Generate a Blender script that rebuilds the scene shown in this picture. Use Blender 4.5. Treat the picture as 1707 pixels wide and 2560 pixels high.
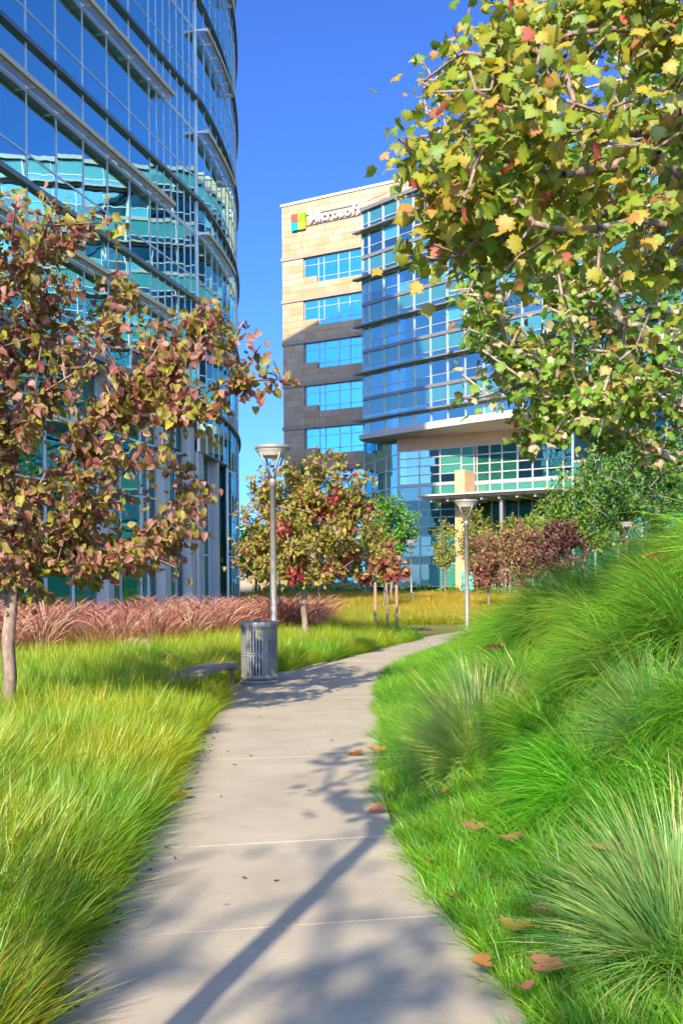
import bpy, bmesh, math, random
import numpy as np
from mathutils import Vector, Matrix

random.seed(7)
RNG = np.random.default_rng(11)
SC = bpy.context.scene
COL = SC.collection
for _o in list(bpy.data.objects):
    bpy.data.objects.remove(_o)

# ------------------------------------------------------------------ camera
F = 2700.0                       # focal length in photograph pixels (1707 x 2560)
EYE = 1.5
cam = bpy.data.cameras.new('camera')
cam.sensor_fit = 'VERTICAL'
cam.sensor_height = 36.0
cam.sensor_width = 24.0
cam.lens = F / 2560.0 * 36.0
cam.shift_y = 170.0 / 2560.0
cam.clip_start = 0.05
cam.clip_end = 3000.0
CAM = bpy.data.objects.new('camera', cam)
CAM.location = (0, 0, EYE)
CAM.rotation_euler = (math.radians(90), math.radians(0.0), 0)
CAM.rotation_euler.rotate_axis('Z', math.radians(-0.5))
COL.objects.link(CAM)
SC.camera = CAM

# ------------------------------------------------------------------ sky, sun, exposure
SUN_EL, SUN_HEAD = 29.5, 15.5    # elevation; heading the light travels, degrees right of the view
world = bpy.data.worlds.new('World')
SC.world = world
world.use_nodes = True
wn = world.node_tree
bg = wn.nodes['Background']
sky = wn.nodes.new('ShaderNodeTexSky')
sky.sky_type = 'NISHITA'
sky.sun_disc = False
sky.sun_elevation = math.radians(SUN_EL)
sky.sun_rotation = math.radians(180 + SUN_HEAD)
sky.altitude = 0
sky.air_density = 0.32
sky.dust_density = 1.5
sky.ozone_density = 10.0
hs = wn.nodes.new('ShaderNodeHueSaturation')
hs.inputs['Hue'].default_value = 0.504
hs.inputs['Saturation'].default_value = 1.05
hs.inputs['Value'].default_value = 1.0
wn.links.new(sky.outputs[0], hs.inputs['Color'])
wn.links.new(hs.outputs[0], bg.inputs['Color'])
bg.inputs['Strength'].default_value = 0.15
sl = bpy.data.lights.new('sun', 'SUN')
sl.energy = 2.6
sl.angle = math.radians(0.53)
sl.color = (1.0, 0.86, 0.64)
SUN = bpy.data.objects.new('sun', sl)
_h, _e = math.radians(SUN_HEAD), math.radians(SUN_EL)
SUN_DIR = Vector((math.sin(_h) * math.cos(_e), math.cos(_h) * math.cos(_e), -math.sin(_e)))
SUN.rotation_euler = SUN_DIR.to_track_quat('-Z', 'Y').to_euler()
SUN.location = (-8, -20, 30)
COL.objects.link(SUN)
SC.view_settings.view_transform = 'Standard'
SC.view_settings.look = 'None'
SC.view_settings.gamma = 1.0
SC.view_settings.use_curve_mapping = False
SC.view_settings.exposure = 1.87
SC.cycles.use_adaptive_sampling = True
SC.cycles.adaptive_threshold = 0.035
SC.cycles.use_denoising = True
SC.cycles.max_bounces = 6
SC.cycles.transparent_max_bounces = 6
SC.cycles.diffuse_bounces = 4
SC.cycles.glossy_bounces = 3
SC.cycles.caustics_reflective = False
SC.cycles.caustics_refractive = False

# ------------------------------------------------------------------ materials
def new_mat(name):
    m = bpy.data.materials.new(name)
    m.use_nodes = True
    nt = m.node_tree
    for n in list(nt.nodes):
        nt.nodes.remove(n)
    out = nt.nodes.new('ShaderNodeOutputMaterial')
    return m, nt, out

def N(nt, kind, **kw):
    n = nt.nodes.new(kind)
    for k, v in kw.items():
        if k in n.inputs:
            n.inputs[k].default_value = v
        else:
            setattr(n, k, v)
    return n

def mat_plain(name, col, rough=0.6, metal=0.0, noise=0.0, nscale=8.0, bump=0.0, bscale=40.0, spec=0.4):
    m, nt, out = new_mat(name)
    p = N(nt, 'ShaderNodeBsdfPrincipled', Roughness=rough, Metallic=metal)
    p.inputs['Specular IOR Level'].default_value = spec
    p.inputs['Base Color'].default_value = (*col, 1)
    tc = N(nt, 'ShaderNodeTexCoord')
    if noise > 0:
        nz = N(nt, 'ShaderNodeTexNoise', Scale=nscale, Detail=6.0, Roughness=0.6)
        nt.links.new(tc.outputs['Object'], nz.inputs['Vector'])
        mp = N(nt, 'ShaderNodeMapRange')
        mp.inputs[1].default_value = 0.3; mp.inputs[2].default_value = 0.7
        mp.inputs[3].default_value = 1 - noise; mp.inputs[4].default_value = 1 + noise
        nt.links.new(nz.outputs['Fac'], mp.inputs[0])
        hsv = N(nt, 'ShaderNodeHueSaturation', Color=(*col, 1))
        nt.links.new(mp.outputs[0], hsv.inputs['Value'])
        nt.links.new(hsv.outputs[0], p.inputs['Base Color'])
    if bump > 0:
        nb = N(nt, 'ShaderNodeTexNoise', Scale=bscale, Detail=5.0)
        nt.links.new(tc.outputs['Object'], nb.inputs['Vector'])
        b = N(nt, 'ShaderNodeBump', Strength=bump, Distance=0.02)
        nt.links.new(nb.outputs['Fac'], b.inputs['Height'])
        nt.links.new(b.outputs[0], p.inputs['Normal'])
    nt.links.new(p.outputs[0], out.inputs['Surface'])
    return m

def mat_leaf(name, translucent=0.35, rough=0.5, tint_attr=None, gloss=0.06):
    """colour from the mesh attribute Col (each leaf or blade its own), part of the light passes through"""
    m, nt, out = new_mat(name)
    at = N(nt, 'ShaderNodeAttribute', attribute_name='Col')
    src = at.outputs['Color']
    if tint_attr:
        t = N(nt, 'ShaderNodeAttribute', attribute_name=tint_attr, attribute_type='INSTANCER')
        mx = N(nt, 'ShaderNodeMix', data_type='RGBA', blend_type='MULTIPLY')
        mx.inputs[0].default_value = 1.0
        nt.links.new(src, mx.inputs[6]); nt.links.new(t.outputs['Color'], mx.inputs[7])
        src = mx.outputs[2]
    d = N(nt, 'ShaderNodeBsdfDiffuse')
    tr = N(nt, 'ShaderNodeBsdfTranslucent')
    g = N(nt, 'ShaderNodeBsdfGlossy', Roughness=rough)
    nt.links.new(src, d.inputs['Color']); nt.links.new(src, tr.inputs['Color'])
    a = N(nt, 'ShaderNodeMixShader', Fac=translucent)
    nt.links.new(d.outputs[0], a.inputs[1]); nt.links.new(tr.outputs[0], a.inputs[2])
    b = N(nt, 'ShaderNodeMixShader', Fac=gloss)
    nt.links.new(a.outputs[0], b.inputs[1]); nt.links.new(g.outputs[0], b.inputs[2])
    nt.links.new(b.outputs[0], out.inputs['Surface'])
    return m

def mat_glass(name, through, body, lo=0.35, hi=0.95, refl=(0.82, 0.93, 1.0), see=1.0, wave=0.0022):
    """coated window glass: reflects more at a grazing angle, the rest is tinted see-through or a coated back"""
    m, nt, out = new_mat(name)
    tc = N(nt, 'ShaderNodeTexCoord')
    geo = N(nt, 'ShaderNodeNewGeometry')
    nz = N(nt, 'ShaderNodeTexNoise', Scale=0.9, Detail=1.0)
    nt.links.new(geo.outputs['Position'], nz.inputs['Vector'])
    bp = N(nt, 'ShaderNodeBump', Strength=1.0, Distance=wave)
    nt.links.new(nz.outputs['Fac'], bp.inputs['Height'])
    g = N(nt, 'ShaderNodeBsdfGlossy', Roughness=0.012, Color=(*refl, 1))
    nt.links.new(bp.outputs[0], g.inputs['Normal'])
    tr = N(nt, 'ShaderNodeBsdfTransparent', Color=(*through, 1))
    df = N(nt, 'ShaderNodeBsdfDiffuse', Color=(*body, 1))
    mi = N(nt, 'ShaderNodeMixShader', Fac=see)
    nt.links.new(df.outputs[0], mi.inputs[1]); nt.links.new(tr.outputs[0], mi.inputs[2])
    lw = N(nt, 'ShaderNodeLayerWeight', Blend=0.45)
    mp = N(nt, 'ShaderNodeMapRange')
    mp.inputs[3].default_value = lo; mp.inputs[4].default_value = hi
    nt.links.new(lw.outputs['Facing'], mp.inputs[0])
    mx = N(nt, 'ShaderNodeMixShader')
    nt.links.new(mp.outputs[0], mx.inputs[0])
    nt.links.new(mi.outputs[0], mx.inputs[1]); nt.links.new(g.outputs[0], mx.inputs[2])
    nt.links.new(mx.outputs[0], out.inputs['Surface'])
    return m

def mat_emit(name, col, s):
    m, nt, out = new_mat(name)
    e = N(nt, 'ShaderNodeEmission', Color=(*col, 1), Strength=s)
    nt.links.new(e.outputs[0], out.inputs['Surface'])
    return m

def mat_concrete(name):
    m, nt, out = new_mat(name)
    geo = N(nt, 'ShaderNodeNewGeometry')
    p = N(nt, 'ShaderNodeBsdfPrincipled', Roughness=0.8)
    p.inputs['Specular IOR Level'].default_value = 0.25
    n1 = N(nt, 'ShaderNodeTexNoise', Scale=1.1, Detail=10.0, Roughness=0.72)
    n2 = N(nt, 'ShaderNodeTexNoise', Scale=60.0, Detail=4.0)
    mpv = N(nt, 'ShaderNodeMapping'); mpv.inputs['Scale'].default_value = (18, 260, 18)
    n3 = N(nt, 'ShaderNodeTexNoise', Scale=1.0, Detail=3.0)
    for n in (n1, n2):
        nt.links.new(geo.outputs['Position'], n.inputs['Vector'])
    nt.links.new(geo.outputs['Position'], mpv.inputs['Vector'])
    nt.links.new(mpv.outputs[0], n3.inputs['Vector'])
    r = N(nt, 'ShaderNodeValToRGB')
    r.color_ramp.elements[0].position = 0.36; r.color_ramp.elements[0].color = (0.41, 0.36, 0.27, 1)
    r.color_ramp.elements[1].position = 0.72; r.color_ramp.elements[1].color = (0.55, 0.485, 0.37, 1)
    nt.links.new(n1.outputs['Fac'], r.inputs[0])
    mx = N(nt, 'ShaderNodeMix', data_type='RGBA', blend_type='MULTIPLY')
    mx.inputs[0].default_value = 0.28
    nt.links.new(r.outputs[0], mx.inputs[6]); nt.links.new(n2.outputs['Color'], mx.inputs[7])
    vo = N(nt, 'ShaderNodeTexVoronoi', Scale=2.3)
    nt.links.new(geo.outputs['Position'], vo.inputs['Vector'])
    st = N(nt, 'ShaderNodeMapRange'); st.inputs[1].default_value = 0.02; st.inputs[2].default_value = 0.05
    st.inputs[3].default_value = 0.55; st.inputs[4].default_value = 1.0
    nt.links.new(vo.outputs['Distance'], st.inputs[0])
    mx2 = N(nt, 'ShaderNodeMix', data_type='RGBA', blend_type='MULTIPLY')
    mx2.inputs[0].default_value = 1.0
    nt.links.new(mx.outputs[2], mx2.inputs[6]); nt.links.new(st.outputs[0], mx2.inputs[7])
    nt.links.new(mx2.outputs[2], p.inputs['Base Color'])
    b = N(nt, 'ShaderNodeBump', Strength=0.25, Distance=0.004)
    nt.links.new(n3.outputs['Fac'], b.inputs['Height'])
    nt.links.new(b.outputs[0], p.inputs['Normal'])
    nt.links.new(p.outputs[0], out.inputs['Surface'])
    return m

def mat_soil(name):
    m, nt, out = new_mat(name)
    geo = N(nt, 'ShaderNodeNewGeometry')
    p = N(nt, 'ShaderNodeBsdfPrincipled', Roughness=0.95)
    n1 = N(nt, 'ShaderNodeTexNoise', Scale=14.0, Detail=8.0)
    nt.links.new(geo.outputs['Position'], n1.inputs['Vector'])
    r = N(nt, 'ShaderNodeValToRGB')
    r.color_ramp.elements[0].position = 0.35; r.color_ramp.elements[0].color = (0.035, 0.02, 0.012, 1)
    r.color_ramp.elements[1].position = 0.7; r.color_ramp.elements[1].color = (0.13, 0.075, 0.04, 1)
    nt.links.new(n1.outputs['Fac'], r.inputs[0])
    # thatch of old grass on the open lawn
    n2 = N(nt, 'ShaderNodeTexNoise', Scale=0.25, Detail=4.0)
    nt.links.new(geo.outputs['Position'], n2.inputs['Vector'])
    r2 = N(nt, 'ShaderNodeValToRGB')
    r2.color_ramp.elements[0].position = 0.35; r2.color_ramp.elements[0].color = (0.10, 0.16, 0.015, 1)
    r2.color_ramp.elements[1].position = 0.7; r2.color_ramp.elements[1].color = (0.22, 0.17, 0.03, 1)
    nt.links.new(n2.outputs['Fac'], r2.inputs[0])
    sx = N(nt, 'ShaderNodeSeparateXYZ')
    nt.links.new(geo.outputs['Position'], sx.inputs[0])
    mp = N(nt, 'ShaderNodeMapRange'); mp.inputs[1].default_value = 20; mp.inputs[2].default_value = 34
    nt.links.new(sx.outputs['Y'], mp.inputs[0])
    mx = N(nt, 'ShaderNodeMix', data_type='RGBA')
    nt.links.new(mp.outputs[0], mx.inputs[0]); nt.links.new(r.outputs[0], mx.inputs[6]); nt.links.new(r2.outputs[0], mx.inputs[7])
    nt.links.new(mx.outputs[2], p.inputs['Base Color'])
    b = N(nt, 'ShaderNodeBump', Strength=0.8, Distance=0.05)
    nt.links.new(n1.outputs['Fac'], b.inputs['Height']); nt.links.new(b.outputs[0], p.inputs['Normal'])
    nt.links.new(p.outputs[0], out.inputs['Surface'])
    return m

def mat_bark(name, c0, c1, scale=(30, 30, 6), bump=0.6):
    m, nt, out = new_mat(name)
    geo = N(nt, 'ShaderNodeNewGeometry')
    mpv = N(nt, 'ShaderNodeMapping'); mpv.inputs['Scale'].default_value = scale
    nt.links.new(geo.outputs['Position'], mpv.inputs['Vector'])
    n1 = N(nt, 'ShaderNodeTexNoise', Scale=1.0, Detail=6.0, Roughness=0.65)
    nt.links.new(mpv.outputs[0], n1.inputs['Vector'])
    r = N(nt, 'ShaderNodeValToRGB')
    r.color_ramp.elements[0].position = 0.35; r.color_ramp.elements[0].color = (*c0, 1)
    r.color_ramp.elements[1].position = 0.65; r.color_ramp.elements[1].color = (*c1, 1)
    nt.links.new(n1.outputs['Fac'], r.inputs[0])
    p = N(nt, 'ShaderNodeBsdfPrincipled', Roughness=0.85)
    nt.links.new(r.outputs[0], p.inputs['Base Color'])
    b = N(nt, 'ShaderNodeBump', Strength=bump, Distance=0.01)
    nt.links.new(n1.outputs['Fac'], b.inputs['Height']); nt.links.new(b.outputs[0], p.inputs['Normal'])
    nt.links.new(p.outputs[0], out.inputs['Surface'])
    return m

M = {}
M['concrete'] = mat_concrete('path concrete')
M['joint'] = mat_plain('joint filler', (0.30, 0.26, 0.2), 0.9, noise=0.3, nscale=30)
M['soil'] = mat_soil('mulch soil')
M['steel'] = mat_plain('brushed grey steel', (0.27, 0.255, 0.225), 0.5, 0.3, noise=0.12, nscale=5)
M['can'] = mat_plain('grey powder coat', (0.21, 0.215, 0.21), 0.42, 0.1, noise=0.12, nscale=9)
M['liner'] = mat_plain('black liner', (0.012, 0.012, 0.014), 0.6)
M['wood'] = mat_plain('weathered bench wood', (0.30, 0.235, 0.19), 0.7, noise=0.35, nscale=18, bump=0.4, bscale=60)
M['stake'] = mat_plain('stake wood', (0.36, 0.22, 0.12), 0.8, noise=0.25, nscale=20)
M['rock'] = mat_plain('tan rock', (0.4, 0.31, 0.2), 0.9, noise=0.3, nscale=6, bump=0.8, bscale=14)
M['chip'] = mat_plain('bark chip', (0.075, 0.045, 0.03), 0.9, noise=0.5, nscale=12)
M['mullion'] = mat_plain('pale aluminium', (0.50, 0.49, 0.46), 0.42, 0.35)
M['mullion_grey'] = mat_plain('grey aluminium', (0.62, 0.68, 0.68), 0.45, 0.1)
M['dark_metal'] = mat_plain('dark bronze metal', (0.15, 0.175, 0.20), 0.4, 0.4)
M['fin'] = mat_plain('fin metal', (0.27, 0.26, 0.25), 0.45, 0.4)
M['shade_tube'] = mat_plain('champagne aluminium', (0.72, 0.62, 0.36), 0.5, 0.0)
M['slab'] = mat_plain('interior slab', (0.22, 0.24, 0.26), 0.9)
M['core'] = mat_plain('interior wall', (0.10, 0.15, 0.2), 0.9, noise=0.5, nscale=0.35)
M['fascia'] = mat_plain('painted canopy', (0.52, 0.47, 0.41), 0.6, noise=0.06, nscale=1.0)
M['tan'] = mat_plain('tan limestone', (0.55, 0.37, 0.20), 0.8, noise=0.08, nscale=1.5)
M['pier'] = mat_plain('blue grey cladding', (0.40, 0.43, 0.41), 0.55, noise=0.06, nscale=0.8)
M['cornice'] = mat_plain('grey stone string course', (0.33, 0.27, 0.20), 0.8, noise=0.1, nscale=2)
M['roof'] = mat_plain('roof gravel', (0.3, 0.3, 0.3), 0.9)
M['white'] = mat_plain('white letter enamel', (0.85, 0.85, 0.83), 0.45)
M['red'] = mat_plain('red enamel', (0.78, 0.075, 0.05), 0.45)
M['green'] = mat_plain('green enamel', (0.22, 0.62, 0.0), 0.45)
M['blue'] = mat_plain('blue enamel', (0.0, 0.36, 0.8), 0.45)
M['yellow'] = mat_plain('yellow enamel', (0.85, 0.47, 0.02), 0.45)
M['teal_panel'] = mat_plain('teal panel', (0.12, 0.5, 0.42), 0.6)
M['fixture'] = mat_emit('ceiling light', (1.0, 0.97, 0.9), 1.6)
M['g_left'] = mat_glass('blue coated glass', (0.25, 0.55, 0.75), (0, 0, 0), 0.42, 0.96, (0.5, 0.86, 0.82))
M['g_left_sp'] = mat_glass('blue spandrel glass', (0, 0, 0), (0.02, 0.10, 0.17), 0.40, 0.95, (0.5, 0.86, 0.82), see=0.0)
M['g_right'] = mat_glass('clear blue glass', (0.30, 0.62, 0.82), (0, 0, 0), 0.36, 0.9, (0.6, 1.0, 0.8))
M['g_dark'] = mat_glass('dark vision glass', (0.25, 0.55, 0.7), (0, 0, 0), 0.2, 0.9, (0.65, 1.0, 0.85))
M['g_right_sp'] = mat_glass('teal spandrel glass', (0, 0, 0), (0.045, 0.21, 0.23), 0.13, 0.8, (0.7, 1.0, 0.8), see=0.0)
M['g_blind'] = mat_glass('glass with drawn blind', (0, 0, 0), (0.06, 0.34, 0.48), 0.2, 0.85, (0.7, 1.0, 0.8), see=0.0)
M['g_green'] = mat_glass('green podium glass', (0.16, 0.55, 0.45), (0.02, 0.16, 0.12), 0.05, 0.42, (0.5, 0.9, 0.8), see=0.5)
M['g_green_sp'] = mat_glass('green spandrel glass', (0, 0, 0), (0.05, 0.26, 0.20), 0.12, 0.85, (0.6, 0.95, 0.9), see=0.0)
M['g_cyan'] = mat_glass('cyan strip glass', (0.2, 0.6, 0.8), (0.0, 0.16, 0.30), 0.8, 0.97, (0.16, 0.72, 1.0), see=0.3)
for i, c in enumerate([(0.43, 0.32, 0.20), (0.47, 0.36, 0.24), (0.41, 0.28, 0.155), (0.45, 0.315, 0.18), (0.42, 0.325, 0.22)]):
    M['stone%d' % i] = mat_plain('limestone panel %d' % i, c, 0.8, noise=0.07, nscale=1.7)
M['leaf'] = mat_leaf('leaf', 0.5, gloss=0.025)
M['leaf_far'] = mat_leaf('far leaf', 0.4, gloss=0.03)
M['blade'] = mat_leaf('grass blade', 0.5, 0.45, 'tint', gloss=0.05)
M['plume'] = mat_leaf('grass plume', 0.45, 0.6, 'tint', gloss=0.0)
M['bark'] = mat_bark('redbud bark', (0.15, 0.10, 0.07), (0.30, 0.22, 0.165), (26, 26, 9))
M['bark_pale'] = mat_bark('sycamore bark', (0.20, 0.16, 0.11), (0.45, 0.38, 0.28), (7, 7, 3), 0.3)
M['bark_dark'] = mat_bark('dark bark', (0.10, 0.075, 0.055), (0.24, 0.19, 0.15), (20, 20, 6))

# ------------------------------------------------------------------ object helpers
def tag(o, label=None, cat=None, group=None, kind=None):
    if label: o['label'] = label
    if cat: o['category'] = cat
    if group: o['group'] = group
    if kind: o['kind'] = kind
    return o

def thing(name, label, cat, loc=(0, 0, 0), group=None):
    o = bpy.data.objects.new(name, None)
    o.empty_display_size = 0.2
    o.location = loc
    COL.objects.link(o)
    return tag(o, label, cat, group)

def link(name, me, parent=None, mat=None, matrix=None):
    """one mesh object; its vertices (or matrix) are in world metres, whatever its parent"""
    o = bpy.data.objects.new(name, me)
    if mat is not None and not me.materials:
        me.materials.append(mat)
    if matrix is not None:
        o.matrix_basis = matrix
    COL.objects.link(o)
    if parent is not None:
        o.parent = parent
        top = parent
        if parent.parent is None and parent.data is None:
            o.matrix_parent_inverse = Matrix.Translation(-Vector(parent.location))
    return o

def np_mesh(name, V, Fc, col=None, smooth=False):
    V = np.ascontiguousarray(V, dtype=np.float32); Fc = np.ascontiguousarray(Fc, dtype=np.int32)
    me = bpy.data.meshes.new(name)
    n, k = Fc.shape
    me.vertices.add(len(V)); me.vertices.foreach_set('co', V.ravel())
    me.loops.add(n * k); me.loops.foreach_set('vertex_index', Fc.ravel())
    me.polygons.add(n); me.polygons.foreach_set('loop_start', np.arange(0, n * k, k, dtype=np.int32))
    if smooth:
        me.polygons.foreach_set('use_smooth', np.ones(n, dtype=bool))
    me.update(calc_edges=True)
    if col is not None:
        a = me.attributes.new('Col', 'FLOAT_COLOR', 'POINT')
        c = np.ones((len(V), 4), dtype=np.float32); c[:, :3] = col
        a.data.foreach_set('color', c.ravel())
    return me

BOXF = [(0, 3, 2, 1), (4, 5, 6, 7), (0, 1, 5, 4), (1, 2, 6, 5), (2, 3, 7, 6), (3, 0, 4, 7)]
class Boxes:
    """collects boxes and prisms that belong to ONE part"""
    def __init__(self):
        self.v = []; self.f = []
    def hexa(self, pts):
        b = len(self.v)
        self.v += [tuple(p) for p in pts]
        self.f += [tuple(b + i for i in q) for q in BOXF]
    def box(self, c, ax, ay, az):
        c, ax, ay, az = Vector(c), Vector(ax), Vector(ay), Vector(az)
        self.hexa([c - ax - ay - az, c + ax - ay - az, c + ax + ay - az, c - ax + ay - az,
                   c - ax - ay + az, c + ax - ay + az, c + ax + ay + az, c - ax + ay + az])
    def wall(self, p0, p1, n, d0, d1, z0, z1):
        """along the plan line p0-p1, between offsets d0 and d1 along the outward normal n"""
        a0 = (p0[0] + n[0] * d0, p0[1] + n[1] * d0); a1 = (p1[0] + n[0] * d0, p1[1] + n[1] * d0)
        b0 = (p0[0] + n[0] * d1, p0[1] + n[1] * d1); b1 = (p1[0] + n[0] * d1, p1[1] + n[1] * d1)
        self.hexa([(*b0, z0), (*b1, z0), (*a1, z0), (*a0, z0), (*b0, z1), (*b1, z1), (*a1, z1), (*a0, z1)])
    def bar(self, p, q, r, sides=4, r2=None):
        p, q = Vector(p), Vector(q); r2 = r if r2 is None else r2
        d = (q - p).normalized(); u = d.orthogonal().normalized(); w = d.cross(u)
        b = len(self.v)
        for pt, rr in ((p, r), (q, r2)):
            for i in range(sides):
                a = 2 * math.pi * i / sides
                self.v.append(tuple(pt + u * math.cos(a) * rr + w * math.sin(a) * rr))
        for i in range(sides):
            j = (i + 1) % sides
            self.f.append((b + i, b + j, b + sides + j, b + sides + i))
        self.f.append(tuple(b + i for i in reversed(range(sides)))); self.f.append(tuple(b + sides + i for i in range(sides)))
    def build(self, name, mat, parent=None, smooth=False, kind=None):
        me = bpy.data.meshes.new(name)
        me.from_pydata(self.v, [], self.f)
        if smooth:
            me.polygons.foreach_set('use_smooth', np.ones(len(me.polygons), dtype=bool))
        o = link(name, me, parent, mat)
        if kind: o['kind'] = kind
        return o

def lathe(profile, seg=32, center=(0, 0)):
    V, Fc = [], []
    for r, z in profile:
        for i in range(seg):
            a = 2 * math.pi * i / seg
            V.append((center[0] + r * math.cos(a), center[1] + r * math.sin(a), z))
    for k in range(len(profile) - 1):
        for i in range(seg):
            j = (i + 1) % seg
            Fc.append((k * seg + i, k * seg + j, (k + 1) * seg + j, (k + 1) * seg + i))
    return V, Fc

def lathe_obj(name, profile, mat, parent, center, seg=32, autosmooth=True):
    V, Fc = lathe(profile, seg, center)
    me = np_mesh(name, V, Fc, smooth=autosmooth)
    return link(name, me, parent, mat)

UNIT = {}
def unit_box(key, mat):
    """a shared one metre box: x along, y out, z up"""
    if key not in UNIT:
        b = Boxes(); b.box((0, 0, 0), (0.5, 0, 0), (0, 0.5, 0), (0, 0, 0.5))
        me = bpy.data.meshes.new(key); me.from_pydata(b.v, [], b.f); me.materials.append(mat)
        UNIT[key] = me
    return UNIT[key]

def px(x, y, z):
    """photograph pixel of a world point"""
    return (853.5 + F * x / y, 1450 - F * (z - EYE) / y)

def in_view(x, y, z, m=40):
    if y < 0.5: return False
    u, v = px(x, y, z)
    return -m < u < 1707 + m and -m < v < 2560 + m

# ------------------------------------------------------------------ terrain
L_Y = [-8, -3, 0, 3.65, 6, 8, 10.5, 13, 14.5, 16.2, 17.6, 20, 22, 27, 34, 42, 52]
L_X = [-.8, -.85, -.93, -1.0, -1.16, -1.25, -1.34, -1.42, -1.58, -1.50, -.85, -.02, .58, 2.1, 5.0, 9.0, 15]
R_Y = [-8, -3, 0, 3.65, 4.6, 6.1, 7.6, 10.5, 15.4, 18, 20, 22, 27, 34, 42, 52]
R_X = [1.0, .95, .78, .60, .45, .30, .26, .36, .52, .85, 1.28, 1.85, 3.35, 6.3, 10.4, 16.5]
def left_edge(y): return np.interp(y, L_Y, L_X)
def right_edge(y): return np.interp(y, R_Y, R_X)
def terrain(x, y):
    x = np.asarray(x, float); y = np.asarray(y, float)
    e = x - right_edge(y) - 0.12
    s = np.clip(e / 2.75, 0, 1); s = s * s * (3 - 2 * s)
    A = np.interp(y, [-20, 8.5, 11, 14.5, 19, 25, 33], [1.65, 1.6, 1.35, .9, .45, .18, .0])
    s2 = np.clip((e - 2.75) / 6.0, 0, 1)
    w = 0.06 * np.sin(1.7 * x + 0.6 * y) * np.sin(1.1 * y - 0.4 * x) * np.clip(e, 0, 1)
    return A * (s + 0.25 * s2) + w * (A > 0.05)
def th(x, y): return float(terrain(x, y))

def at(u, v, lift=0.0):
    """where the ray through a photograph pixel meets the ground (plus lift)"""
    for t in np.arange(2.0, 140, 0.02):
        x = (u - 853.5) / F * t; z = EYE - (v - 1450) / F * t
        if z <= th(x, t) + lift:
            return x, float(t), z
    return x, float(t), 0.0

gx = np.concatenate([[-900, -300, -120, -60, -30], np.arange(-16, 16.01, 0.25), [20, 26, 34, 45, 60, 120, 300, 900]])
gy = np.concatenate([[-300, -80, -30, -15], np.arange(-8, 40, 0.3), [42, 46, 52, 60, 80, 120, 200, 400, 900, 1800]])
GX, GY = np.meshgrid(gx, gy)
GZ = terrain(GX, GY)
gv = np.stack([GX.ravel(), GY.ravel(), GZ.ravel()], 1)
nx, ny = len(gx), len(gy)
I, J = np.meshgrid(np.arange(nx - 1), np.arange(ny - 1))
gf = np.stack([J * nx + I, J * nx + I + 1, (J + 1) * nx + I + 1, (J + 1) * nx + I], -1).reshape(-1, 4)
ground = link('ground', np_mesh('ground', gv, gf, smooth=True), None, M['soil'])
tag(ground, 'brown mulch and lawn soil with a grassy bank on one side', 'ground', kind='structure')

# concrete path: a filled bed with each cast slab lying in it
yy = np.arange(-6, 50, 0.5)
bed = Boxes()
for a, b in zip(yy[:-1], yy[1:]):
    bed.hexa([(left_edge(a) + .03, a, -.05), (right_edge(a) - .03, a, -.05), (right_edge(b) - .03, b, -.05), (left_edge(b) + .03, b, -.05),
              (left_edge(a) + .03, a, .018), (right_edge(a) - .03, a, .018), (right_edge(b) - .03, b, .018), (left_edge(b) + .03, b, .018)])
path = bed.build('path', M['joint'])
tag(path, 'pale concrete footpath curving away between the grass beds', 'path', kind='structure')
js = [-4.2, -2.7, -1.25, 0.2, 1.65, 3.12, 4.58, 6.05, 7.52, 8.98, 10.45, 11.95, 13.4, 14.9, 16.4, 17.9, 19.4, 20.9, 22.4, 23.9, 25.5, 27.5, 29.5, 32, 35, 38, 42, 46, 49.5]
for a, b in zip(js[:-1], js[1:]):
    n = max(2, int((b - a) / 0.3)); ys = np.linspace(a + 0.009, b - 0.009, n + 1)
    z1 = 0.034 + random.uniform(-.002, .002)
    vs, fs = [], []
    for y in ys:
        le, re = float(left_edge(y)), float(right_edge(y))
        sk = 0.14 if y < 16 else -0.45 * min(1, (y - 16) / 4)
        # joints run square to the walk: skew the section
        vs += [(le, y - sk, -.03), (re, y + sk, -.03), (le, y - sk, z1 - .006), (re, y + sk, z1 - .006), (le + .01, y - sk, z1), (re - .01, y + sk, z1)]
    for k in range(n):
        o = k * 6; p = o + 6
        fs += [(o + 2, o, p, p + 2), (o + 4, o + 2, p + 2, p + 4), (o + 5, o + 4, p + 4, p + 5), (o + 3, o + 5, p + 5, p + 3), (o + 1, o + 3, p + 3, p + 1)]
    fs += [(0, 2, 4, 5, 3, 1), tuple(n * 6 + i for i in (1, 3, 5, 4, 2, 0))]
    me = bpy.data.meshes.new('slab'); me.from_pydata(vs, [], fs)
    link('slab', me, path, M['concrete'])

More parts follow.
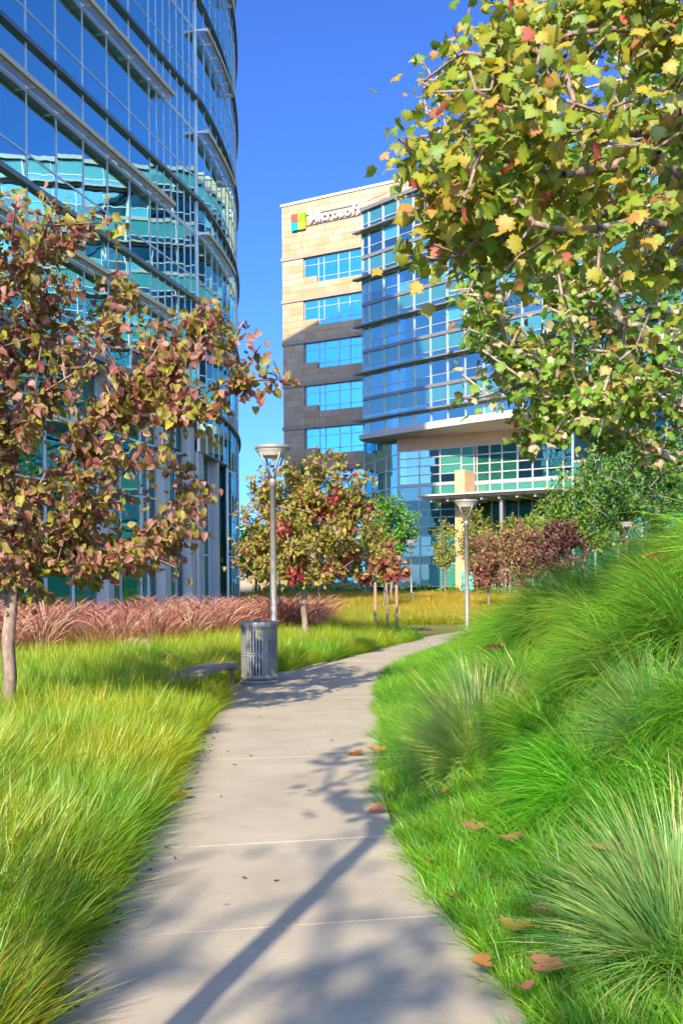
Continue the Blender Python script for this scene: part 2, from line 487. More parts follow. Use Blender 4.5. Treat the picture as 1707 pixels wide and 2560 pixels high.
# ------------------------------------------------------------------ buildings
class Glazing:
    """panes of one building: the largest in view become objects of their own, the rest one part"""
    def __init__(self):
        self.items = []
    def add(self, p0, p1, n, off, z0, z1, key, parent, tilt=0.12):
        w = math.hypot(p1[0] - p0[0], p1[1] - p0[1])
        cx, cy, cz = (p0[0] + p1[0]) / 2 + n[0] * off, (p0[1] + p1[1]) / 2 + n[1] * off, (z0 + z1) / 2
        d = ((p1[0] - p0[0]) / w, (p1[1] - p0[1]) / w)
        us = [px(q[0], max(q[1], 1), z) for q in (p0, p1) for z in (z0, z1)]
        ar = (max(u[0] for u in us) - min(u[0] for u in us)) * abs(z1 - z0) / max(cy, 1) * F
        if not in_view(cx, cy, cz, 60): ar = 0
        R = Matrix(((d[0], -n[0], 0), (d[1], -n[1], 0), (0, 0, 1)))
        t = math.radians(tilt)
        R = R @ (Matrix.Rotation(random.gauss(0, t), 3, 'X') @ Matrix.Rotation(random.gauss(0, t), 3, 'Z'))
        m = Matrix.Translation((cx, cy, cz)) @ R.to_4x4() @ Matrix.Diagonal((w, 0.03, z1 - z0, 1))
        self.items.append((ar, m, key, parent))
    def build(self, cap, rest_parent, name='pane'):
        self.items.sort(key=lambda t: -t[0])
        rest = {}
        for i, (ar, m, key, parent) in enumerate(self.items):
            if i < cap and ar > 0:
                link(name, unit_box(name + '_' + key, M[key]), parent, None, m)
            else:
                rest.setdefault(key, []).append(m)
        for key, ms in rest.items():
            b = Boxes()
            for m in ms:
                b.hexa([m @ Vector(p) for p in ((-.5, -.5, -.5), (.5, -.5, -.5), (.5, .5, -.5), (-.5, .5, -.5), (-.5, -.5, .5), (.5, -.5, .5), (.5, .5, .5), (-.5, .5, .5))])
            b.build('far_panes', M[key], rest_parent, kind='stuff')

def right_of(d): return (d[1], -d[0])

# ---- blue glass office building on the left
LB = thing('office_building', 'tall curved blue glass office building with beige sunshades behind the red-leaved tree', 'building', (-20, 40, 0))
FL = 4.15
H_LEFT = 8.8 + FL * 9 + 0.6
d0 = (math.sin(math.radians(13.5)), math.cos(math.radians(13.5)))
A0 = (-9.3, 29.5)
def lw_straight(s): return (A0[0] + d0[0] * s, A0[1] + d0[1] * s)
cols = []                       # (p0, p1, heading unit vector)
ss = [10.3 - 1.75 * k for k in range(19, 0, -1)] + [10.3 + 0.6714 * k for k in range(8)]
for a, b in zip(ss[:-1], ss[1:]):
    cols.append((lw_straight(a), lw_straight(b), d0, 'straight'))
phi = math.radians(8.0); R_ARC = 58.0
p = lw_straight(15.0); n0 = right_of(d0); p = (p[0] + n0[0] * .05, p[1] + n0[1] * .05)
for k in range(22):
    pm = phi - 0.6 / R_ARC
    q = (p[0] + 1.2 * math.sin(pm), p[1] + 1.2 * math.cos(pm))
    cols.append((p, q, (math.sin(pm), math.cos(pm)), 'arc'))
    p = q; phi -= 1.2 / R_ARC
LEFT_END = p
FIRST_ARC = [c[3] for c in cols].index('arc')
wallL = Boxes()
facade = Boxes(); bands = [Boxes() for _ in range(10)]; slabs = Boxes(); slab2 = Boxes(); fslab = [Boxes() for _ in range(9)]; core = Boxes()
gl = Glazing()
cw = None
for i, (a, b, d, sec) in enumerate(cols):
    n = right_of(d)
    core.wall(a, b, n, -6.0, -6.3, 0, H_LEFT)
    # vertical mullion at the start of each bay
    wmul = 0.07 if not (sec == 'arc' and cols[i - 1][3] == 'straight') else 0.09
    m0 = (a[0] - d[0] * wmul / 2, a[1] - d[1] * wmul / 2); m1 = (a[0] + d[0] * wmul / 2, a[1] + d[1] * wmul / 2)
    facade.wall(m0, m1, n, 0.035, -0.08, 8.6, H_LEFT)
    for k in range(10):
        z0 = 8.8 + FL * (k - 0)
        if k < 9:
            rows = [(.12, .84, 'g_left'), (.90, 2.62, 'g_left'), (2.78, 4.06, 'g_left_sp')]
            for r0, r1, key in rows:
                gl.add(a, b, n, 0.0, z0 + r0, z0 + r1, key, 'W', 0.10)
            facade.wall(a, b, n, 0.03, -0.05, z0 + .84, z0 + .90)
            facade.wall(a, b, n, 0.03, -0.05, z0 + 2.62, z0 + 2.78)
            fslab[k].wall(a, b, n, -0.1, -6.0, z0 - .35, z0 + .05)
        bands[k].wall(a, b, n, 0.16, -0.06, z0 - .09, z0 + .03)
        bands[k].wall(a, b, n, 0.09, -0.06, z0 + .034, z0 + .12)
    # ground storeys, set back
    if sec == 'arc':
        ja = i - FIRST_ARC
        if ja < 5:                       # recessed bay with paired piers
            if ja in (0, 3):
                wallL.wall(a, (a[0] + d[0] * (.8 if ja == 0 else .4), a[1] + d[1] * (.8 if ja == 0 else .4)), n, -0.05, -0.9, 0, 6.8)
            for r0, r1 in ((.7, 2.6), (2.66, 4.6), (4.66, 6.7)):
                gl.add(a, b, n, -0.5, r0, r1, 'g_green', 'W', 0.08)
            gl.add(a, b, n, 0.0, 6.86, 8.68, 'g_left', 'W', 0.08)
            slab2.wall(a, b, n, 0.02, -1.0, 6.78, 6.85)
            facade.wall(m0, m1, n, -0.42, -0.55, 0.6, 6.8); facade.wall(m0, m1, n, 0.035, -0.08, 6.8, 8.6)
            for z in (2.63, 4.63): facade.wall(a, b, n, -0.44, -0.54, z - .035, z + .035)
        else:
            for r0, r1 in ((.7, 2.6), (2.66, 4.6), (4.66, 6.6), (6.66, 8.66)):
                gl.add(a, b, n, 0.0, r0, r1, 'g_green', 'W', 0.08)
            facade.wall(m0, m1, n, 0.035, -0.08, 0.6, 8.6)
            for z in (2.63, 4.63, 6.63): facade.wall(a, b, n, .03, -.05, z - .035, z + .035)
    else:
        if i % 4 == 1:
            wallL.wall(m0, (a[0] + d[0] * 0.4, a[1] + d[1] * 0.4), n, -0.05, -0.9, 0, 8.6)
        for r0, r1 in ((.7, 3.3), (3.36, 5.9), (5.96, 8.6)):
            gl.add(a, b, n, -0.5, r0, r1, 'g_green', 'W', 0.08)
        facade.wall(m0, m1, n, -0.42, -0.55, 0.6, 8.6)
        for z in (2.63, 4.63, 6.63):
            facade.wall(a, b, n, -0.44, -0.54, z - .035, z + .035)
        slabs.wall(a, b, n, 0.02, -1.0, 8.62, 8.70)
    wallL.wall(a, b, n, 0.0, -0.7, 0, 0.62)
cw = facade.build('curtain_wall_frame', M['mullion_grey'], LB)
for k_, it in enumerate(gl.items):
    gl.items[k_] = (it[0], it[1], it[2], cw)
gl.build(300, LB)
for q_ in bands: q_.build('floor_band', M['dark_metal'], LB)
for q_ in fslab: q_.build('floor_slab', M['slab'], LB)
slabs.build('soffit', M['slab'], LB); slab2.build('soffit', M['slab'], LB)
core.build('inner_wall', M['core'], LB)
wallL.build('base_pier', M['pier'], LB)
# roof and the hidden sides of the block
rf = Boxes()
first, last = cols[0][0], LEFT_END
back = [(first[0] - 26, first[1] + 4), (last[0] - 30, last[1] - 2)]
poly = [c[0] for c in cols] + [LEFT_END] + [back[1], back[0]]
me = bpy.data.meshes.new('roof')
nP = len(poly)
vs = [(x, y, H_LEFT) for x, y in poly] + [(x, y, H_LEFT + .5) for x, y in poly]
me.from_pydata(vs, [], [tuple(range(nP - 1, -1, -1)), tuple(range(nP, 2 * nP))] + [(k, (k + 1) % nP, nP + (k + 1) % nP, nP + k) for k in range(nP)])
link('roof', me, LB, M['dark_metal'])
sd = Boxes()
def plain_wall(bx, a, b, z0, z1, t=.4):
    dx, dy = b[0] - a[0], b[1] - a[1]; l = math.hypot(dx, dy); n = (dy / l, -dx / l)
    bx.wall(a, b, n, 0, -t, z0, z1)
plain_wall(sd, LEFT_END, back[1], 0, H_LEFT); plain_wall(sd, back[1], back[0], 0, H_LEFT); plain_wall(sd, back[0], first, 0, H_LEFT)
sd.build('side_wall', M['pier'], LB)
# sunshades
def sunshade(cs, z, parent, proj=0.5):
    b = Boxes(); s = Boxes()
    for i, (a, c, d, sec) in enumerate(cs):
        n = right_of(d)
        b.wall(a, c, n, proj, proj - .10, z - .02, z + .13)
        for k in range(5):
            o = 0.14 + k * (proj - .26) / 4.6
            s.wall(a, c, n, o + .009, o - .009, z + .03, z + .07)
        e0 = (a[0] - d[0] * .025, a[1] - d[1] * .025); e1 = (a[0] + d[0] * .025, a[1] + d[1] * .025)
        s.wall(e0, e1, n, proj - .10, 0.035, z + .0, z + .09)
    a, c, d, sec = cs[-1]; n = right_of(d)
    e0 = (c[0] - d[0] * .05, c[1] - d[1] * .05)
    s.wall(e0, c, n, proj - .10, .05, z - .05, z + .10)
    o = b.build('sunshade', M['shade_tube'], parent)
    s.build('louvre_rack', M['mullion_grey'], o)
st_cols = [c for c in cols if c[3] == 'straight'][:-5]
arc_cols = [c for c in cols if c[3] == 'arc'][:5]
for k in range(9):
    z = 8.8 + FL * k + 2.70
    if not 10 < z < 34: continue
    if k < 4: sunshade(st_cols[6:], z, LB)
    sunshade(arc_cols, z - 0.02, LB)
# a lit ceiling fitting seen through the glass
q = lw_straight(1.0)
fx = Boxes()
nn = right_of(d0)
for s_ in (1.1, -3.0):
    q = lw_straight(s_); c0 = (q[0] - nn[0] * 1.6, q[1] - nn[1] * 1.6)
    fx.box((c0[0], c0[1], 16.35), (d0[0] * .75, d0[1] * .75, 0), (nn[0] * .07, nn[1] * .07, 0), (0, 0, .035))
fx.build('ceiling_light', M['fixture'], LB)

# ---- limestone and glass office building at the end of the path
RB = thing('office_building', 'limestone and blue glass office building with a white lettered sign at its top corner', 'building', (10, 95, 0))
TH = math.radians(30.7)
SO = (-5.6, 107.0); sd_ = (math.cos(TH), -math.sin(TH)); sn = (-math.sin(TH), -math.cos(TH))
def SP(a): return (SO[0] + sd_[0] * a, SO[1] + sd_[1] * a)
S_END, S_TOP = 26.0, 38.7
WIN = [(33.0 - 4.18 * k) for k in range(8)]         # window heads
sw = Boxes()
W0, W1, WE = 2.46, 4.02, 9.6
sw.wall(SP(0), SP(W0), sn, -0.05, -1.0, 0, S_TOP)
zt = S_TOP
for h in WIN:
    sw.wall(SP(W0), SP(WE), sn, -0.05, -1.0, h, zt)
    sw.wall(SP(W0), SP(W1), sn, -0.05, -1.0, h - 2.65, h - 2.0)
    zt = h - 2.65
sw.wall(SP(W0), SP(WE), sn, -0.05, -1.0, 0, zt)
sw.wall(SP(WE), SP(S_END), sn, -0.05, -1.0, 30, S_TOP)
bk = (SP(0)[0] + .511 * 22, SP(0)[1] + .859 * 22)
plain_wall(sw, bk, (SP(0)[0] - sn[0] * 1.0, SP(0)[1] - sn[1] * 1.0), 0, S_TOP)
STW = sw.build('stone_wall', M['cornice'], RB)
# cladding: every panel its own piece
stones = []
def course(a0, a1, z0, z1, shift):
    L = 1.32; a = a0 - shift
    while a < a1 - .01:
        b0, b1 = max(a, a0), min(a + L, a1)
        if b1 - b0 > 0.12:
            stones.append((b0, b1, z0, z1))
        a += L
lev = [(S_TOP - .25, 33.42)] + [(WIN[k] - 0.0, WIN[k + 1] + .42) for k in range(7)] + [(WIN[7], 0.0)]
r = 0
for (zhi, zlo) in lev:
    nc = max(1, round((zhi - zlo) / 0.60)); hh = (zhi - zlo) / nc
    for c in range(nc):
        z1 = zhi - c * hh; z0 = z1 - hh; r += 1; sh = (r % 3) * 0.44
        course(0, W0, z0, z1, sh)
        top = zhi > S_TOP - 1
        k = None
        rel = zhi - z0                       # depth under the window head
        if top:
            course(W0, WE if z0 < 34 else 22, z0, z1, (sh + .5) % 1.3)
        elif rel <= 2.0 + 0.02:
            pass
        elif rel <= 2.65 + .25:
            course(W0, W1, z0, z1, sh * .5)
        if not top and rel > 2.65:
            course(W0 if rel > 2.9 else W1, WE, z0, z1, (sh + .5) % 1.3)
items = []
for (b0, b1, z0, z1) in stones:
    x, y = SP((b0 + b1) / 2)
    items.append((in_view(x, y, (z0 + z1) / 2) and (z0 + z1) / 2 > 9.0 and b1 < 13, b0, b1, z0, z1))
items.sort(key=lambda t: (not t[0], -t[3]))
rest = Boxes()
for i, (vis, b0, b1, z0, z1) in enumerate(items):
    x, y = SP((b0 + b1) / 2)
    d_ = random.uniform(-.004, .004)
    x += sn[0] * (-.025 + d_); y += sn[1] * (-.025 + d_)
    m = Matrix.Translation((x, y, (z0 + z1) / 2)) @ Matrix(((sd_[0], -sn[0], 0), (sd_[1], -sn[1], 0), (0, 0, 1))).to_4x4() @ Matrix.Diagonal((b1 - b0 - .022, .05, z1 - z0 - .022, 1))
    if vis and i < 300:
        k = random.choice((0, 0, 1, 2, 3, 4))
        link('stone_panel', unit_box('stone%d' % k, M['stone%d' % k]), STW, None, m)
    else:
        rest.hexa([m @ Vector(p) for p in ((-.5, -.5, -.5), (.5, -.5, -.5), (.5, .5, -.5), (-.5, .5, -.5), (-.5, -.5, .5), (.5, -.5, .5), (.5, .5, .5), (-.5, .5, .5))])
rest.build('stone_cladding', M['stone0'], STW, kind='stuff')
for k, h in enumerate(WIN):
    b = Boxes(); b.wall(SP(-.08), SP(WE), sn, 0.10, -0.06, h + .04, h + .40)
    b.build('string_course', M['cornice'], STW)
cp = Boxes(); cp.wall(SP(-.1), SP(S_END), sn, .1, -1.1, S_TOP - .24, S_TOP)
cp.build('coping', M['fascia'], STW)
g2 = Glazing()
MA = [W0, 4.1, 4.74, 6.35, 7.6, 9.22]
for h in WIN:
    fr = Boxes()
    for j, a in enumerate(MA):
        zb = h - 2.0 if j == 0 else h - 2.65
        a_ = max(a, W0 + .04) if j else a + .035
        fr.wall(SP(a_ - .035), SP(a_ + .035), sn, -.20, -.34, zb, h)
    for z in (h - .03, h - .72, h - 2.0):
        fr.wall(SP(W0), SP(WE), sn, -.21, -.33, z - .03, z + .03)
    fr.wall(SP(W1), SP(WE), sn, -.21, -.33, h - 2.65, h - 2.59)
    WF = fr.build('strip_window', M['mullion'], RB)
    for j in range(5):
        for z0, z1 in ((h - .69, h - .06), (h - 1.97, h - .75), (h - 2.59, h - 2.03)):
            if j == 0 and z0 < h - 2.1: continue
            g2.add(SP(MA[j] + .03), SP(MA[j + 1] - .03), sn, -.27, z0, z1, 'g_cyan', WF, 0.15)
bw = Boxes(); bw.wall(SP(W0 - .2), SP(WE + .4), sn, -3.0, -3.2, 0, S_TOP - .5)
for h in WIN:
    bw.wall(SP(W0 - .2), SP(WE + .4), sn, -1.0, -3.0, h + .1, h + .4)
bw.build('inner_wall', M['core'], RB)

# glass bay
bay = []
p = (2.13, 96.0); th_ = 51.0
wid = [.92] + [1.86] * 30
for i, w in enumerate(wid):
    t = math.radians(th_)
    d = (math.cos(t), -math.sin(t)); q = (p[0] + d[0] * w, p[1] + d[1] * w)
    bay.append((p, q, d)); p = q
    th_ = max(40.0, th_ - 0.75)
BAY_END = p
FIN = [32.3 - 4.18 * k for k in range(5)]
def outn(d): return (d[1], -d[0])       # outward, towards the camera side
bf = Boxes(); bb = [Boxes() for _ in range(5)]; bfin = [Boxes() for _ in FIN]; bs = [Boxes() for _ in range(4)]; bc = Boxes()
for i, (a, b, d) in enumerate(bay):
    n = outn(d)
    mw = 0.09 if i % 2 == 0 else 0.06
    bf.wall((a[0] - d[0] * mw / 2, a[1] - d[1] * mw / 2), (a[0] + d[0] * mw / 2, a[1] + d[1] * mw / 2), n, 0.12, -.06, 14.4, 34.3)
    bc.wall(a, b, n, -5.0, -5.2, 0, 34.2)
    segs = [(33.0, 34.08, 'g_right_sp'), (32.52, 32.92, 'g_right')]
    for k, z in enumerate(FIN):
        segs += [(z - 1.36, z - .14, 'V'), (z - 2.08, z - 1.42, 'V') if k < 4 else None]
        if k < 4:
            segs += [(z - 3.52, z - 2.40, 'g_right_sp'), (z - 3.96, z - 3.58, 'g_right')]
            bf.wall(a, b, n, .07, -.05, z - 1.42, z - 1.36)
            bb[k].wall(a, b, n, .14, -.06, z - 2.38, z - 2.09)
            bf.wall(a, b, n, .07, -.05, z - 3.58, z - 3.52)
            bs[k].wall(a, b, n, -.1, -5.0, z - 2.6, z - 2.2)
        bf.wall(a, b, n, .07, -.05, z - .15, z + .20)
        # projecting fin
        bfin[k].wall((a[0] - d[0] * (.65 if i == 0 else 0), a[1] - d[1] * (.65 if i == 0 else 0)), b, n, .72, .075, z - .07, z + .06)
        bfin[k].wall((a[0], a[1]), b, n, .30, .078, z + .064, z + .17)
    bf.wall(a, b, n, .07, -.05, 32.92, 33.0)
    bb[4].wall(a, b, n, .30, -.4, 34.1, 34.42)
    for sg in segs:
        if sg is None: continue
        key = sg[2]
        if key == 'V':
            key = random.choices(('g_blind', 'g_dark', 'g_right'), (.2, .3 + .02 * i, .5))[0]
        g2.add(a, b, n, 0.0, sg[0], sg[1], key, 'BAY', 0.14)
BF = bf.build('bay_frame', M['mullion'], RB)
for k_, it in enumerate(g2.items):
    if it[3] == 'BAY': g2.items[k_] = (it[0], it[1], it[2], BF)
for q_ in bb: q_.build('bay_band', M['fin'], RB)
for q_ in bfin: q_.build('bay_fin', M['fin'], RB)
for q_ in bs: q_.build('bay_floor_slab', M['slab'], RB)
bc.build('bay_inner_wall', M['core'], RB)
rt = Boxes()
a = bay[0][0]
plain_wall(rt, (2.3, 102.4), a, 14.4, 34.3, .2)
rt.build('bay_return', M['mullion_grey'], RB)
poly = [c[0] for c in bay] + [BAY_END, (BAY_END[0] + 14, BAY_END[1] + 12), (26, 112), (2.6, 103)]
me = bpy.data.meshes.new('bay_roof'); nP = len(poly)
me.from_pydata([(x, y, 34.35) for x, y in poly] + [(x, y, 34.1) for x, y in poly], [], [tuple(range(nP)), tuple(range(2 * nP - 1, nP - 1, -1))])
link('bay_roof', me, RB, M['roof'])
hr = Boxes()
pr = None
for i in range(0, 9):
    a, b, d = bay[i]; n = outn(d); q = (a[0] - n[0] * .6, a[1] - n[1] * .6)
    hr.bar((q[0], q[1], 34.4), (q[0], q[1], 35.3), .03)
    if pr: hr.bar((pr[0], pr[1], 35.3), (q[0], q[1], 35.3), .035)
    pr = q
hr.build('roof_railing', M['fin'], RB)

# wide canopy slab under the bay
def offs(pl, o): return (pl[0][0] + outn(pl[2])[0] * o, pl[0][1] + outn(pl[2])[1] * o)
out_ = [(1.95, 95.9)] + [offs(c, 1.4) for c in bay[1:26]]
inn_ = [(4.4, 97.5)] + [offs(c, -2.6) for c in bay[1:26]]
cn = Boxes()
for k in range(len(out_) - 1):
    a, b, c_, d_ = out_[k], out_[k + 1], inn_[k + 1], inn_[k]
    cn.hexa([(*a, 13.75), (*b, 13.75), (*c_, 13.5), (*d_, 13.5), (*a, 14.15), (*b, 14.15), (*c_, 14.15), (*d_, 14.15)])
cn.build('bay_canopy', M['fascia'], RB)
cu = Boxes()
for k in range(2, 25):
    a, b, d = bay[k]; n = outn(d)
    cu.wall(a, b, n, 0.9, .13, 14.154, 14.42)
cu.build('canopy_upstand', M['fascia'], RB)

# recessed glass wall under the canopy, left of the podium
q0, q1 = (2.25, 101.4), (4.95, 93.2)
ql = math.hypot(q1[0] - q0[0], q1[1] - q0[1]); qd = ((q1[0] - q0[0]) / ql, (q1[1] - q0[1]) / ql); qn = outn(qd)
qf = Boxes()
zs = [0.9, 2.8, 4.3, 5.9, 7.3, 8.3, 9.5, 11.1, 12.3, 14.3]
def QP(s): return (q0[0] + qd[0] * s, q0[1] + qd[1] * s)
for j in range(4):
    s = ql * j / 3
    qf.wall(QP(s - .04), QP(s + .04), qn, .06, -.06, 0, 14.3)
for z in zs: qf.wall(q0, q1, qn, .05, -.05, z - .04, z + .04)
QF = qf.build('lobby_frame', M['mullion_grey'], RB)
for j in range(3):
    for z0, z1 in zip(zs[:-1], zs[1:]):
        g2.add(QP(ql * j / 3 + .04), QP(ql * (j + 1) / 3 - .04), qn, 0, z0 + .04, z1 - .04, 'g_green' if z1 < 8 else 'g_right', QF, .12)

# podium
PT = math.radians(34); P0 = (5.06, 93.0); pd = (math.cos(PT), -math.sin(PT)); pn = outn(pd)
def PP(s): return (P0[0] + pd[0] * s, P0[1] + pd[1] * s)
pw = Boxes()
pw.wall(PP(-.1), PP(19), pn, .06, -.3, 12.5, 13.6)
pw.wall(PP(16.2), PP(17.5), pn, .5, -.3, 0, 12.5)
pw.build('podium_fascia', M['tan'], RB)
pj = Boxes()
for s in np.arange(0.3, 17, .95): pj.wall(PP(s), PP(s + .02), pn, .062, .055, 12.5, 13.34)
pj.build('podium_joint', M['cornice'], RB)
pf = Boxes()
zl = [12.46, 11.8, 11.09, 10.35, 9.6, 9.39, 8.23, 7.35, 6.7, 5.93, 5.16, 4.33, 3.46, 2.8, .88]
PC = [0, 2.0, 4.0, 6.0]
for s in PC: pf.wall(PP(s - .05), PP(s + .05), pn, .08, -.06, .1, 12.46)
for z in zl: pf.wall(PP(0), PP(6.0), pn, .07, -.05, z - .045, z + .045)
PC2 = [6.0, 7.2, 7.45, 8.6, 9.7, 11.05, 12.35, 13.6, 14.95, 16.1]
zr = [12.46, 11.7, 10.95, 10.2, 9.5, 9.25, 8.25]
for s in PC2: pf.wall(PP(s - .055), PP(s + .055), pn, .083, -.06, 8.2, 12.46)
for z in zr: pf.wall(PP(6.0), PP(16.2), pn, .072, -.05, z - .05, z + .05)
pf.wall(PP(6.0), PP(16.2), pn, .12, -.05, 9.26, 9.48)
pf.wall(PP(0), PP(6.0), pn, .12, -.05, 9.40, 9.59)
for s in (8.4, 9.6, 10.8, 12, 13.2, 14.4): pf.wall(PP(s - .04), PP(s + .04), pn, -.6, -.72, 0, 8.2)
for z in (.5, 2.9, 5.0): pf.wall(PP(7), PP(16.2), pn, -.61, -.71, z - .05, z + .05)
PF = pf.build('podium_frame', M['mullion'], RB)
for j in range(3):
    for k in range(len(zl) - 1):
        if k == 4: continue
        key = 'g_green_sp' if (k in (5, 10, 11, 13)) or (j == 2 and k < 3) else ('g_right' if k < 4 else 'g_green')
        g2.add(PP(PC[j] + .05), PP(PC[j + 1] - .05), pn, 0, zl[k + 1] + .045, zl[k] - .045, key, PF, .12)
for j in range(len(PC2) - 1):
    if PC2[j + 1] - PC2[j] < .3: continue
    for k in range(len(zr) - 1):
        if k == 4: continue
        key = 'g_green_sp' if k == 5 or j == 0 else 'g_green'
        if j > 4 and k < 4: key = 'g_right'
        g2.add(PP(PC2[j] + .055), PP(PC2[j + 1] - .055), pn, 0, zr[k + 1] + .05, zr[k] - .05, key, PF, .12)
ent = [7.2, 8.4, 9.6, 10.8, 12, 13.2, 14.4, 16.2]
for j in range(7):
    for z0, z1 in ((.55, 2.85), (2.95, 4.95), (5.05, 8.1)):
        g2.add(PP(ent[j] + .04), PP(ent[j + 1] - .04), pn, -.66, z0, z1, 'g_green', PF, .1)
pc = Boxes()
pc.wall(PP(-.2), PP(20), pn, -4.0, -4.2, 0, 13.3)
for z in (4.2, 8.3, 12.6): pc.wall(PP(0), PP(18), pn, -.9, -4.0, z, z + .3)
pc.build('podium_inner_wall', M['core'], RB)
# facade to the right of the podium, mostly behind trees
for i in range(12, 26):
    a, b, d = bay[i]; n = outn(d)
    for z0, z1, key in ((.5, 3.9, 'g_green'), (4.0, 6.1, 'g_right_sp'), (6.2, 8.9, 'g_right'), (9, 10.2, 'g_right_sp'), (10.3, 13.3, 'g_right')):
        g2.add(a, b, n, -1.0, z0 + .06, z1 - .06, key, 'SIDE', .12)
sf = Boxes()
for i in range(12, 27):
    a, b, d = bay[i]; n = outn(d)
    sf.wall((a[0] - d[0] * .06, a[1] - d[1] * .06), (a[0] + d[0] * .06, a[1] + d[1] * .06), n, -.9, -1.1, 0, 13.35)
    for z in (.4, 3.95, 6.15, 8.95, 10.25): sf.wall(a, b, n, -.93, -1.08, z - .08, z + .08)
SF = sf.build('side_frame', M['mullion'], RB)
for k_, it in enumerate(g2.items):
    if it[3] == 'SIDE': g2.items[k_] = (it[0], it[1], it[2], SF)
g2.build(300, RB)
# tall column beside the podium, entrance pier and entrance canopy
cl = Boxes(); cl.wall(PP(17.55), PP(18.3), pn, 1.0, -.3, 0, 13.34); cl.build('column', M['fascia'], RB)
pi = Boxes()
q = PP(6.35)
pi.wall(q, PP(7.25), pn, 1.9, .2, 0, 10.35)
PI = pi.build('entrance_pier', M['tan'], RB)
pj = Boxes()
for z in np.arange(.9, 10.2, .92): pj.wall(PP(6.345), PP(7.255), pn, 1.906, .21, z - .012, z + .012)
pj.build('pier_joint', M['cornice'], PI)
ec = Boxes()
ec.wall(PP(4.6), PP(15.8), pn, 4.2, -.1, 7.95, 8.12); ec.wall(PP(4.3), PP(16.1), pn, 4.6, -.1, 8.124, 8.27)
EC = ec.build('entrance_canopy', M['fascia'], RB)
er = Boxes()
for s in np.arange(5.2, 15.6, 1.5): er.wall(PP(s), PP(s + .18), pn, 4.0, .1, 7.7, 7.948)
er.build('canopy_beam', M['fascia'], EC)
for s in (11.2, 15.3):
    cb = Boxes(); q = PP(s); q = (q[0] + pn[0] * 3.4, q[1] + pn[1] * 3.4)
    cb.bar((q[0], q[1], 0), (q[0], q[1], 7.95), .16, 12); cb.build('canopy_post', M['fin'], EC)

# ---- sign
SG = thing('wall_sign', 'white lettered sign with a four-colour square emblem on the limestone wall', 'sign', (*SP(1.2), 35.8))
def sgm(a, z, off): 
    q = SP(a); return (q[0] + sn[0] * off, q[1] + sn[1] * off, z)
for (a, z, key) in ((1.68, 37.02, 'red'), (2.50, 37.02, 'green'), (1.68, 36.20, 'blue'), (2.50, 36.20, 'yellow')):
    b = Boxes(); b.box(sgm(a, z, .20), (sd_[0] * .385, sd_[1] * .385, 0), (sn[0] * .10, sn[1] * .10, 0), (0, 0, .385))
    b.build('emblem_square', M[key], SG)
rl = Boxes()
for z in (36.12, 37.15):
    rl.wall(SP(2.9), SP(8.85), sn, .12, .04, z - .03, z + .03)
rl.build('mounting_rail', M['fin'], SG)
adv = 3.42
for ch in 'Microsoft':
    cu = bpy.data.curves.new('letter', 'FONT'); cu.body = ch; cu.size = 1.36; cu.extrude = .08; cu.offset = 0.03; cu.resolution_u = 3
    to = bpy.data.objects.new('letter_tmp', cu); COL.objects.link(to)
    bpy.context.view_layer.update()
    me = bpy.data.meshes.new_from_object(to.evaluated_get(bpy.context.evaluated_depsgraph_get()))
    bpy.data.objects.remove(to)
    xs = [v.co.x for v in me.vertices]
    m = Matrix(((sd_[0], 0, sn[0], 0), (sd_[1], 0, sn[1], 0), (0, 1, 0, 0), (0, 0, 0, 1)))
    m.translation = Vector(sgm(adv - min(xs), 36.25, .22))
    link('letter', me, SG, M['white'], m)
    adv += (max(xs) - min(xs)) + (0.10 if ch not in 'rf' else 0.045)

# ---- low turquoise building and hedge far behind the gap
FB = thing('low_building', 'far turquoise-roofed low building seen through the gap between the offices', 'building', (-14, 150, 0))
b = Boxes(); b.box((-14, 152, 3.6), (12, 0, 0), (0, 4, 0), (0, 0, 3.6)); b.build('wall', M['cornice'], FB)
b = Boxes(); b.box((-14, 152, 8.2), (12.6, 0, 0), (0, 4.6, 0), (0, 0, .95)); b.build('roof', M['teal_panel'], FB)
for k in range(9):
    b = Boxes(); b.box((-25 + k * 2.6, 147.98, 4.0), (.8, 0, 0), (0, .05, 0), (0, 0, 1.6)); b.build('window', M['g_green_sp'], FB)

# ------------------------------------------------------------------ street lamps
def make_lamp(x, y, z, h, label, lean=0.0):
    t = thing('street_lamp', label, 'lamp', (x, y, z), 'bowl-headed street lamps')
    c = (x, y); s = h / 3.55
    lathe_obj('pole', [(.001, z - .3), (.075, z - .3), (.075, z + .04), (.052, z + .05), (.047, z + h - .62 * s), (.056, z + h - .618 * s), (.058, z + h - .53 * s), (.05, z + h - .50 * s), (.001, z + h - .50 * s)], M['steel'], t, c, 20)
    zt = z + h
    hd = lathe_obj('lamp_bowl', [(.001, zt - .055), (.20, zt - .055), (.262, zt - .062), (.268, zt - .03), (.255, zt), (.001, zt + .012)][::-1], M['steel'], t, c, 32)
    lathe_obj('reflector', [(.258, zt - .064), (.235, zt - .10), (.20, zt - .125), (.195, zt - .16), (.15, zt - .172), (.001, zt - .172)], M['fascia'], hd, c, 32)
    lathe_obj('lens', [(.14, zt - .174), (.12, zt - .186), (.001, zt - .19)], M['yellow_lens'], hd, c, 20)
    for k in range(4):
        a = math.radians(35 + 90 * k)
        b = Boxes()
        b.bar((x + .035 * math.cos(a), y + .035 * math.sin(a), zt - .52 * s), (x + .235 * math.cos(a), y + .235 * math.sin(a), zt - .06), .016, 6)
        b.build('arm', M['steel'], t, smooth=True)
    return t
M['yellow_lens'] = mat_plain('amber lens', (0.5, 0.42, 0.2), 0.25)
make_lamp(-1.03, 16.4, 0.0, 3.55, 'grey bowl-headed street lamp standing right behind the slatted litter bin')
